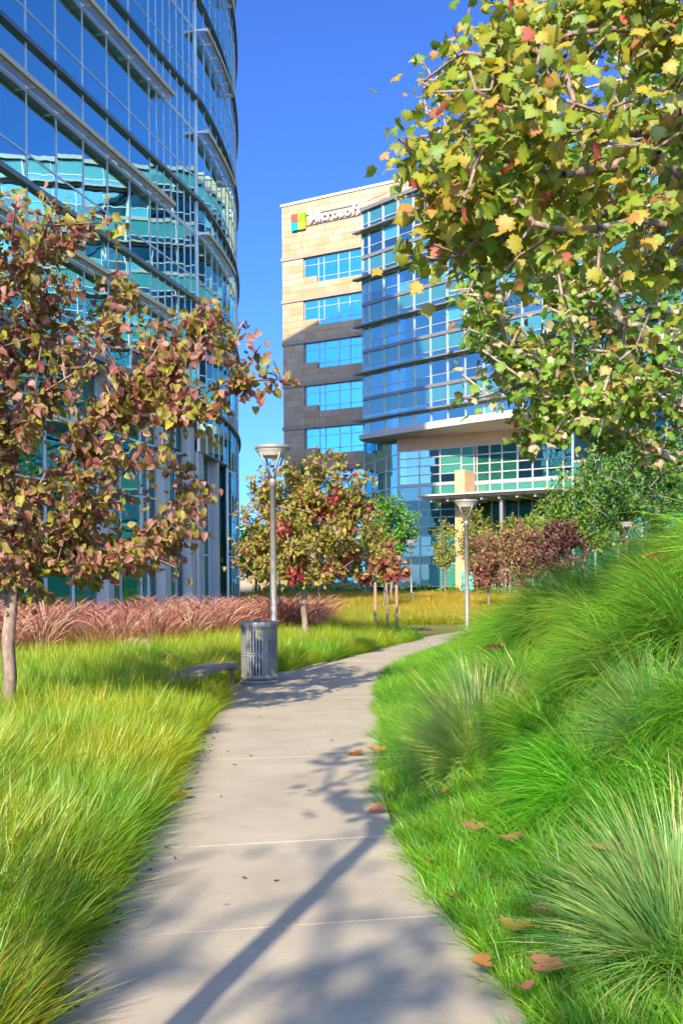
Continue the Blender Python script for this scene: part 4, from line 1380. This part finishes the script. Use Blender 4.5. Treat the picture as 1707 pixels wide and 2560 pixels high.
def make_tree(name, label, cat, base, top, attract, seed, shape, per, size, cols, wts, r0, rmin=.004, bark='bark', leafmat='leaf', spread=.05, droop=.5, single=0,
              sag=.0, back=2, seglen=.4, group=None, colfun=None, expo=.42, up=(0, -.35, .8), bend=.18, wob=.03):
    rng = np.random.default_rng(seed)
    t = thing(name, label, cat, base, group)
    P, par, tips = grow((base[0], base[1], base[2] - .15), top, attract, rng, sag=sag, seglen=seglen, bend=bend, wob=wob)
    link('trunk', wood_mesh('trunk', P, par, r0, rmin, expo), t, M[bark])
    pos, dr, sz = leaves_on(P, par, tips, rng, per, size, spread, droop, back)
    col = palette(cols, wts, len(pos), rng)
    if colfun is not None: col = colfun(pos, col, rng)
    sel = np.zeros(len(pos), bool)
    if single:
        vis = np.array([in_view(*p_, -5) for p_ in pos])
        rank = np.where(vis, sz / np.maximum(pos[:, 1], .5), 0)
        sel[np.argsort(-rank)[:single]] = True; sel &= vis
    V, Fc, C, R = leaf_cloud(shape, pos, dr, sz, col, rng, up)
    k = len(LEAF[shape][0]); kf = len(LEAF[shape][1])
    if single:
        # nearest leaves: one object each, sharing a few coloured shapes
        shapes = {}
        cc = np.array(cols)
        for i in np.where(sel)[0]:
            j = int(np.argmin(np.abs(cc - col[i]).sum(1)))
            if j not in shapes:
                me = np_mesh('leaf', LEAF[shape][0], LEAF[shape][1], leaf_tone(shape, cc[j], k)); me.materials.append(M[leafmat]); shapes[j] = me
            m = Matrix([list(R[i][r] * sz[i]) + [pos[i][r]] for r in range(3)] + [[0, 0, 0, 1]])
            link('leaf', shapes[j], t, None, m)
        keepf = np.repeat(~sel, kf)
        Fc = Fc[keepf]
        keepv = np.repeat(~sel, k); remap = np.cumsum(keepv) - 1
        Fc = remap[Fc]; V = V[keepv]; C = C[keepv]
    o = link('crown', np_mesh('crown', V, Fc, C), t, M[leafmat])
    if single: o['kind'] = 'stuff'
    return t

# colours of single leaves
RB_C = [(.36, .165, .10), (.30, .12, .08), (.30, .28, .035), (.26, .21, .05), (.44, .235, .155), (.37, .36, .04), (.28, .075, .06), (.39, .30, .065)]
RB_W = [5, 4, 4, 5, 3.5, 2.5, 1.3, 2]
rg = np.random.default_rng(5)
# red-leaved redbud in front on the left
at1 = np.concatenate([ellip(210, (-3.15, 10.5, 3.15), (2.05, 1.9, 1.9), rg, .3, 1.35),
                      ellip(40, (-2.9, 10.3, 4.6), (1.15, 1.1, .75), rg, .2),
                      ellip(36, (-1.55, 10.2, 3.55), (.85, .7, .65), rg, .2), ellip(30, (-1.9, 10.2, 2.05), (.8, .8, .5), rg, .2), ellip(40, (-3.0, 10.2, 1.9), (1.2, 1.2, .55), rg, .2),
                      np.array([(-.75, 10.2, 3.72), (-.62, 10.1, 3.55), (-.95, 10.3, 3.35), (-.9, 10.2, 3.95), (-.55, 10.2, 3.4)])])
make_tree('redbud_tree', 'redbud tree with reddish-brown and olive heart-shaped leaves before the blue glass building', 'tree', (-3.22, 10.5, 0), (-3.2, 10.5, 2.0), at1, 21, 'heart', 30, .074, RB_C, RB_W, .066,
          rmin=.0045, spread=.07, droop=.75, single=300, back=3, seglen=.3)
# redbud behind the lamp
RB2_C = [(.36, .32, .05), (.31, .31, .04), (.42, .28, .09), (.27, .28, .04), (.42, .20, .12), (.28, .20, .06)]
def red_spots(pos, col, rng):
    cs = pos[rng.choice(len(pos), 24)]
    dmin = np.min(np.linalg.norm(pos[:, None] - cs[None], axis=2), axis=1)
    m = dmin < .2
    col[m] = np.array((.46, .075, .075)) * rng.uniform(.75, 1.25, (m.sum(), 1))
    return col
at2 = np.concatenate([ellip(180, (-.72, 23, 2.5), (1.8, 1.6, 1.3), rg, .3, 1.35), ellip(45, (-.2, 22.9, 3.45), (1.0, 1.0, .8), rg, .3), ellip(16, (-1.5, 23, 3.6), (.5, .5, .7), rg, .3),
                      ellip(12, (-1.95, 22.8, 2.0), (.4, .5, .4), rg, .3)])
make_tree('redbud_tree', 'golden-olive redbud tree with crimson leaf tufts behind the street lamp and bin', 'tree', (-.83, 23, 0), (-.8, 23, 1.5), at2, 22, 'heart', 30, .084, RB2_C, [5, 4, 3, 3, 1.5, 1.5], .07,
          rmin=.004, spread=.09, droop=.6, colfun=red_spots, back=3, seglen=.3)
# small staked tree
at3 = np.concatenate([ellip(26, (1.12, 29, 2.05), (.42, .45, .6), rg, .2), ellip(10, (1.6, 29, 1.75), (.4, .3, .22), rg, .2), ellip(7, (.7, 29, 1.6), (.3, .3, .2), rg, .2)])
make_tree('redbud_tree', 'small crimson-leaved young tree held between two wooden stakes on the lawn', 'tree', (1.2, 29, 0), (1.2, 29, 1.45), at3, 23, 'heart', 13, .12,
          [(.42, .13, .09), (.36, .09, .075), (.46, .26, .12), (.30, .16, .06), (.30, .27, .05)], [4, 3, 3, 2, 1], .035, rmin=.004, spread=.06, droop=.8, seglen=.3)
for i, (dx, lab) in enumerate(((-.30, 'wooden tree stake on the lamp side of the small crimson tree'), (.27, 'wooden tree stake on the entrance side of the small crimson tree'))):
    b = Boxes(); b.bar((1.2 + dx, 28.9, -.2), (1.2 + dx, 28.9, 1.38), .042, 8); b.bar((1.2 + dx, 28.9, 1.381), (1.2 + dx, 28.9, 1.43), .042, 8, .025)
    o = b.build('tree_stake', M['stake'], None); tag(o, lab, 'stake', 'stakes of the young tree')

# sycamores on the right
SY_C = [(.36, .34, .025), (.27, .34, .025), (.43, .36, .04), (.48, .33, .05), (.17, .30, .025), (.46, .25, .06), (.29, .38, .07), (.50, .13, .07)]
SY_W = [5, 6, 2.2, 1.2, 5, .7, 4, .3]
def cone_pts(n, rng, boxes):
    out = []
    for (u0, u1, v0, v1, d0_, d1_, k) in boxes:
        for _ in range(int(n * k)):
            d = rng.uniform(d0_, d1_); u = rng.uniform(u0, u1); v = rng.uniform(v0, v1)
            out.append(((u - 853.5) / F * d, d, EYE - (v - 1450) / F * d))
    return np.array(out)
syc = [(1050, 1250, 20, 210, 6.4, 7.6, .10), (1000, 1130, 300, 620, 6.4, 7.4, .17), (1150, 1420, 120, 480, 5.8, 7.8, .20), (1120, 1330, 430, 620, 6.2, 7.6, .10), (1350, 1800, -150, 420, 5.0, 7.8, .30),
       (1250, 1700, 460, 680, 5.8, 7.8, .15), (1250, 1650, -250, 60, 6, 8, .14), (1700, 2300, -400, 600, 5, 9, .22), (1180, 1300, -50, 130, 6.4, 7.6, .06)]
at4 = cone_pts(235, rg, syc)
make_tree('sycamore_tree', 'near sycamore with large lobed yellow-green leaves hanging over the view', 'tree', (4.1, 7.4, th(4.1, 7.4)), (3.7, 7.2, 3.6), at4, 24, 'maple', 12, .082, SY_C, SY_W, .075,
          rmin=.0042, bark='bark', spread=.11, droop=.75, single=300, sag=.08, back=4, seglen=.3, bend=.12, up=(-.1, -.5, .5))
syb = [(1040, 1250, 90, 620, 15, 19, .16), (1130, 1420, 380, 760, 14, 19, .22), (1150, 1500, 700, 1010, 14, 19, .26), (1400, 1800, 200, 900, 13, 20, .34), (1420, 1760, 780, 1130, 13, 19, .14), (1330, 1600, 860, 1100, 14, 19, .2), (1480, 1760, 950, 1180, 14, 19, .1), (1450, 1760, -100, 300, 14, 20, .12), (1290, 1420, 1020, 1120, 14, 16, .03)]
at5 = cone_pts(420, rg, syb)
make_tree('sycamore_tree', 'farther sycamore with pale mottled limbs behind the large near leaves', 'tree', (5.75, 17.0, th(5.75, 17.0)), (5.5, 17, 4.2), at5, 25, 'maple', 13, .115, 
          [(.20, .35, .03), (.13, .29, .025), (.28, .36, .04), (.36, .34, .06), (.46, .42, .20), (.44, .22, .06)], [4, 4, 3, 2, 2.2, .7], .15,
          rmin=.005, bark='bark_pale', leafmat='leaf', spread=.12, droop=.5, back=3, seglen=.6, bend=.12)

# trees in front of the entrance and beyond
def far_tree(name, label, x, y, h, cr, cz, crz, seed, cols, n=110, per=16, leaf=.22, trunk_r=.09, low=None, bark='bark', th0=None, group='trees on the lawn before the building'):
    rng = np.random.default_rng(seed)
    z0 = th(x, y)
    a = ellip(n, (x, y, z0 + cz), (cr, cr, crz), rng, .25, low)
    make_tree(name, label, 'tree', (x, y, z0), (x, y, z0 + (th0 if th0 else max(.8, cz - crz * .8))), a, seed, 'oval', per * 1.6, leaf * 1.15, cols, [1] * len(cols), trunk_r, rmin=.012, bark=bark, leafmat='leaf_far', spread=leaf * .9, droop=.3, back=2, seglen=.7, group=group)
GRN = [(.09, .28, .025), (.13, .33, .03), (.07, .23, .02), (.17, .36, .03)]
YGN = [(.26, .33, .03), (.18, .30, .025), (.34, .32, .04), (.14, .26, .02), (.40, .30, .05)]
PUR = [(.30, .09, .10), (.38, .15, .12), (.32, .22, .07), (.24, .07, .08), (.28, .28, .05)]
DPU = [(.10, .03, .04), (.16, .05, .055), (.08, .03, .03), (.14, .10, .03)]
DKG = [(.05, .16, .025), (.07, .20, .03), (.04, .13, .02), (.11, .26, .03)]
far_tree('honey_locust_tree', 'feathery green tree rising behind the golden redbud crown', -1.3, 62, 9, 2.7, 6.2, 2.5, 41, GRN, 120, 20, .2, .1)
far_tree('honey_locust_tree', 'feathery green tree before the dark lobby glass beside the small crimson tree', 2.7, 58, 7, 1.75, 4.3, 1.9, 42, GRN, 110, 20, .18, .08)
far_tree('pear_tree', 'narrow yellow-green tree just behind the small staked crimson tree', 2.0, 50, 4, .62, 2.5, 1.35, 43, YGN, 60, 16, .14, .05)
far_tree('pear_tree', 'slender loose yellow-green tree standing left of the entrance pier', 7.0, 73, 6, .95, 3.7, 2.1, 44, YGN[:3] + [(.45, .38, .04)], 60, 13, .17, .07)
far_tree('pear_tree', 'dense upright yellow-green tree between pier and second street lamp', 8.9, 71, 7, 1.15, 4.1, 2.4, 45, YGN, 110, 18, .17, .08)
far_tree('pear_tree', 'yellow-green tree under the entrance canopy edge behind the purple trees', 10.9, 70, 6, 1.2, 3.9, 2.0, 46, YGN, 110, 17, .17, .08)
far_tree('pear_tree', 'tall light green tree behind the purple trees below the canopy', 12.7, 69, 7, 1.5, 4.0, 2.5, 47, YGN[:4] + GRN[:1], 130, 18, .18, .08)
far_tree('purple_plum_tree', 'rosy purple-leaved tree, the one nearest the second street lamp', 6.5, 48, 4, 1.15, 2.35, 1.35, 48, PUR, 110, 18, .13, .06)
far_tree('purple_plum_tree', 'rosy purple-leaved tree in the middle of the purple row', 7.7, 46, 4, 1.2, 2.45, 1.45, 49, PUR, 120, 18, .13, .06)
far_tree('purple_plum_tree', 'darkest purple-leaved tree at the bank end of the row', 8.85, 44, 4, 1.25, 2.6, 1.45, 50, DPU + [(.22, .08, .08)], 130, 18, .13, .06)
far_tree('honey_locust_tree', 'light green feathery tree reaching over the entrance canopy', 12.6, 56, 8, 2.5, 5.1, 2.6, 51, [(.14, .30, .025), (.10, .25, .02), (.20, .33, .03)], 150, 20, .2, .1)
far_tree('oak_tree', 'dark green dense oak behind the crest of the grassy bank', 12.6, 44, 7, 3.1, 5.2, 2.6, 52, DKG, 190, 22, .17, .12, bark='bark_dark')
far_tree('oak_tree', 'mid green oak at the edge of the view above the bank', 16.0, 47, 8, 3.1, 5.6, 3.0, 53, DKG[1:] + GRN[:2], 170, 20, .18, .12, bark='bark_dark')
far_tree('honey_locust_tree', 'tall pale green tree standing tallest behind the oaks', 15.0, 58, 11, 3.0, 7.0, 3.2, 54, [(.16, .30, .03), (.22, .32, .04), (.10, .22, .02)], 160, 20, .22, .12)
far_tree('lime_tree', 'round green tree by the far turquoise building in the gap', -9.5, 120, 9, 3.6, 5.0, 3.6, 55, GRN, 150, 20, .32, .16)
far_tree('lime_tree', 'second green tree in the gap beside the limestone corner', -6.5, 100, 7, 2.4, 4.0, 2.6, 56, GRN, 120, 20, .28, .14)
# trees behind the viewpoint whose shadows cross the path
at6 = ellip(60, (-1.45, .15, 5.0), (1.15, 1.1, 1.25), rg, .2)
make_tree('redbud_tree', 'slim tree behind the viewpoint whose trunk shadow lies along the path', 'tree', (-1.5, .2, 0), (-1.48, .2, 3.7), at6, 61, 'heart', 7, .10, RB_C, RB_W, .055, spread=.08, droop=.6, wob=.004)
at7 = ellip(70, (-2.2, -8.2, 6.2), (1.5, 1.5, 1.5), rg, .2)
make_tree('redbud_tree', 'spreading tree behind the viewpoint shading the near end of the path', 'tree', (-2.4, -8.2, 0), (-2.3, -8.2, 4.4), at7, 62, 'heart', 8, .11, RB_C, RB_W, .06, spread=.08, droop=.6)

at8 = ellip(90, (-4.4, -9.0, 7.4), (2.2, 2.0, 1.7), rg, .2)
make_tree('sycamore_tree', 'tall tree farthest behind the viewpoint giving soft shade on the path edge', 'tree', (-4.6, -9, 0), (-4.5, -9, 5.2), at8, 63, 'oval', 4, .15, SY_C, SY_W, .1, spread=.12, droop=.6, rmin=.008)

# planting along the foot of the far building
rngh = np.random.default_rng(77)
def hedge(name, label, x0, y0, x1, y1, h, w, n, seed):
    r = np.random.default_rng(seed); t = r.uniform(0, 1, n)
    pos = np.stack([x0 + (x1 - x0) * t + r.normal(0, w * .4, n), y0 + (y1 - y0) * t + r.normal(0, w * .4, n), h * r.uniform(0, 1, n) ** .8 * (.8 + .25 * np.sin(t * 60))], 1)
    V, Fc, C, R = leaf_cloud('oval', pos, r.normal(0, 1, (n, 3)) + np.array([0, 0, .5]), r.uniform(.14, .3, n), palette(GRN + YGN[:2], [1] * 6, n, r), r)
    o = link(name, np_mesh(name, V, Fc, C), None, M['leaf_far']); return tag(o, label, 'hedge')
hedge('hedge', 'low clipped green hedge along the foot of the limestone building', -8, 101, 2, 95, 1.15, .8, 2600, 71)
hedge('shrub_border', 'low green border planting before the lobby and entrance glass', 4, 88, 24, 74, .95, .8, 3600, 72)

# ------------------------------------------------------------------ fallen leaves and bark chips
def fallen(u, v, lift, size, col, label, yaw, curl=1.0, group='fallen sycamore leaves'):
    x, y, z = at(u, v, lift)
    z = th(x, y) + lift + (.038 if lift < .01 else 0)
    T, Fc = LEAF['maple']; T = T.copy(); T[:, 2] = np.abs(T[:, 0]) * .45 * curl + .25 * curl * (T[:, 1] - .4) ** 2 + .03
    T[:, 1] -= .4
    T2 = T.copy(); T2[:, 2] += .012
    me = np_mesh('fallen_leaf', T * size, Fc, np.tile(np.array(col), (len(T), 1)))
    o = link('fallen_leaf', me, None, M['leaf'])
    o.matrix_basis = Matrix.Translation((x, y, z)) @ Matrix.Rotation(yaw, 4, 'Z') @ Matrix.Rotation(random.uniform(-.25, .25), 4, 'X')
    tag(o, label, 'leaf', group)
OR = (.62, .28, .08); RS = (.62, .26, .16); YL = (.56, .42, .08)
fallen(884, 1900, 0, .12, OR, 'orange fallen leaf on the path near the bank edge', 1.2)
fallen(445, 2010, 0, .14, YL, 'curled yellow fallen leaf at the left edge of the path', -1.0, 1.6)
fallen(1262, 2110, .15, .135, RS, 'rust fallen leaf on the short grass halfway along the bank', .4)
fallen(1368, 2440, .15, .135, RS, 'large rust fallen leaf, the one nearest the bottom of the photo', 2.2)
fallen(1292, 2332, .15, .125, YL, 'yellow fallen leaf on the grass above the lowest rust leaf', -.6)
fallen(1182, 2078, .14, .11, RS, 'small rust fallen leaf tilted in the grass beside the path', 2.9)
fallen(1236, 1628, .5, .17, (.55, .24, .14), 'salmon fallen leaf on the bank beside the far bend of the path', .8)
fallen(1640, 1405, .5, .15, OR, 'orange fallen leaf near the crest of the bank', -1.6)
fallen(937, 1880, .05, .13, OR, 'orange fallen leaf caught in the grass at the path edge', .2)
fallen(938, 2030, .05, .11, RS, 'small rust leaf at the path edge below the orange ones', 1.9)
fallen(1500, 2140, .4, .13, (.42, .34, .10), 'pale yellow fallen leaf near the corner tussock', .9)
for k_, (u, v, l_) in enumerate(((1120, 2250, .1), (1215, 2200, .12), (1100, 1985, .12), (1335, 2290, .14), (1190, 2420, .1), (1420, 2200, .2), (1300, 2480, .12), (1075, 2160, .08), (1160, 1960, .14), (1255, 2010, .16))):
    fallen(u, v, l_, random.uniform(.055, .085), random.choice((OR, RS, (.40, .22, .10))), 'small dry brown leaf scattered in the short grass along the bank', random.uniform(0, 6), 1.4, 'small dry leaves in the bank grass')
chips = Boxes()
rc = np.random.default_rng(9)
for _ in range(440):
    if rc.uniform() < .95:
        y = rc.uniform(3.6, 10.5) if rc.uniform() < .85 else rc.uniform(16.5, 24)
        x = float(left_edge(y)) + abs(rc.normal(0, .07)) - .04
    else:
        y = rc.uniform(3.4, 12); x = rc.uniform(float(left_edge(y)), float(right_edge(y)))
    L = rc.uniform(.006, .021); w = rc.uniform(.002, .006); a = rc.uniform(0, 3.14)
    chips.box((x, y, .040), (L * math.cos(a), L * math.sin(a), rc.uniform(-.003, .003)), (-w * math.sin(a), w * math.cos(a), 0), (0, 0, .002))
o = chips.build('bark_chips', M['chip'], None); tag(o, 'dark bark mulch chips strewn along the left path edge', 'mulch', kind='stuff')
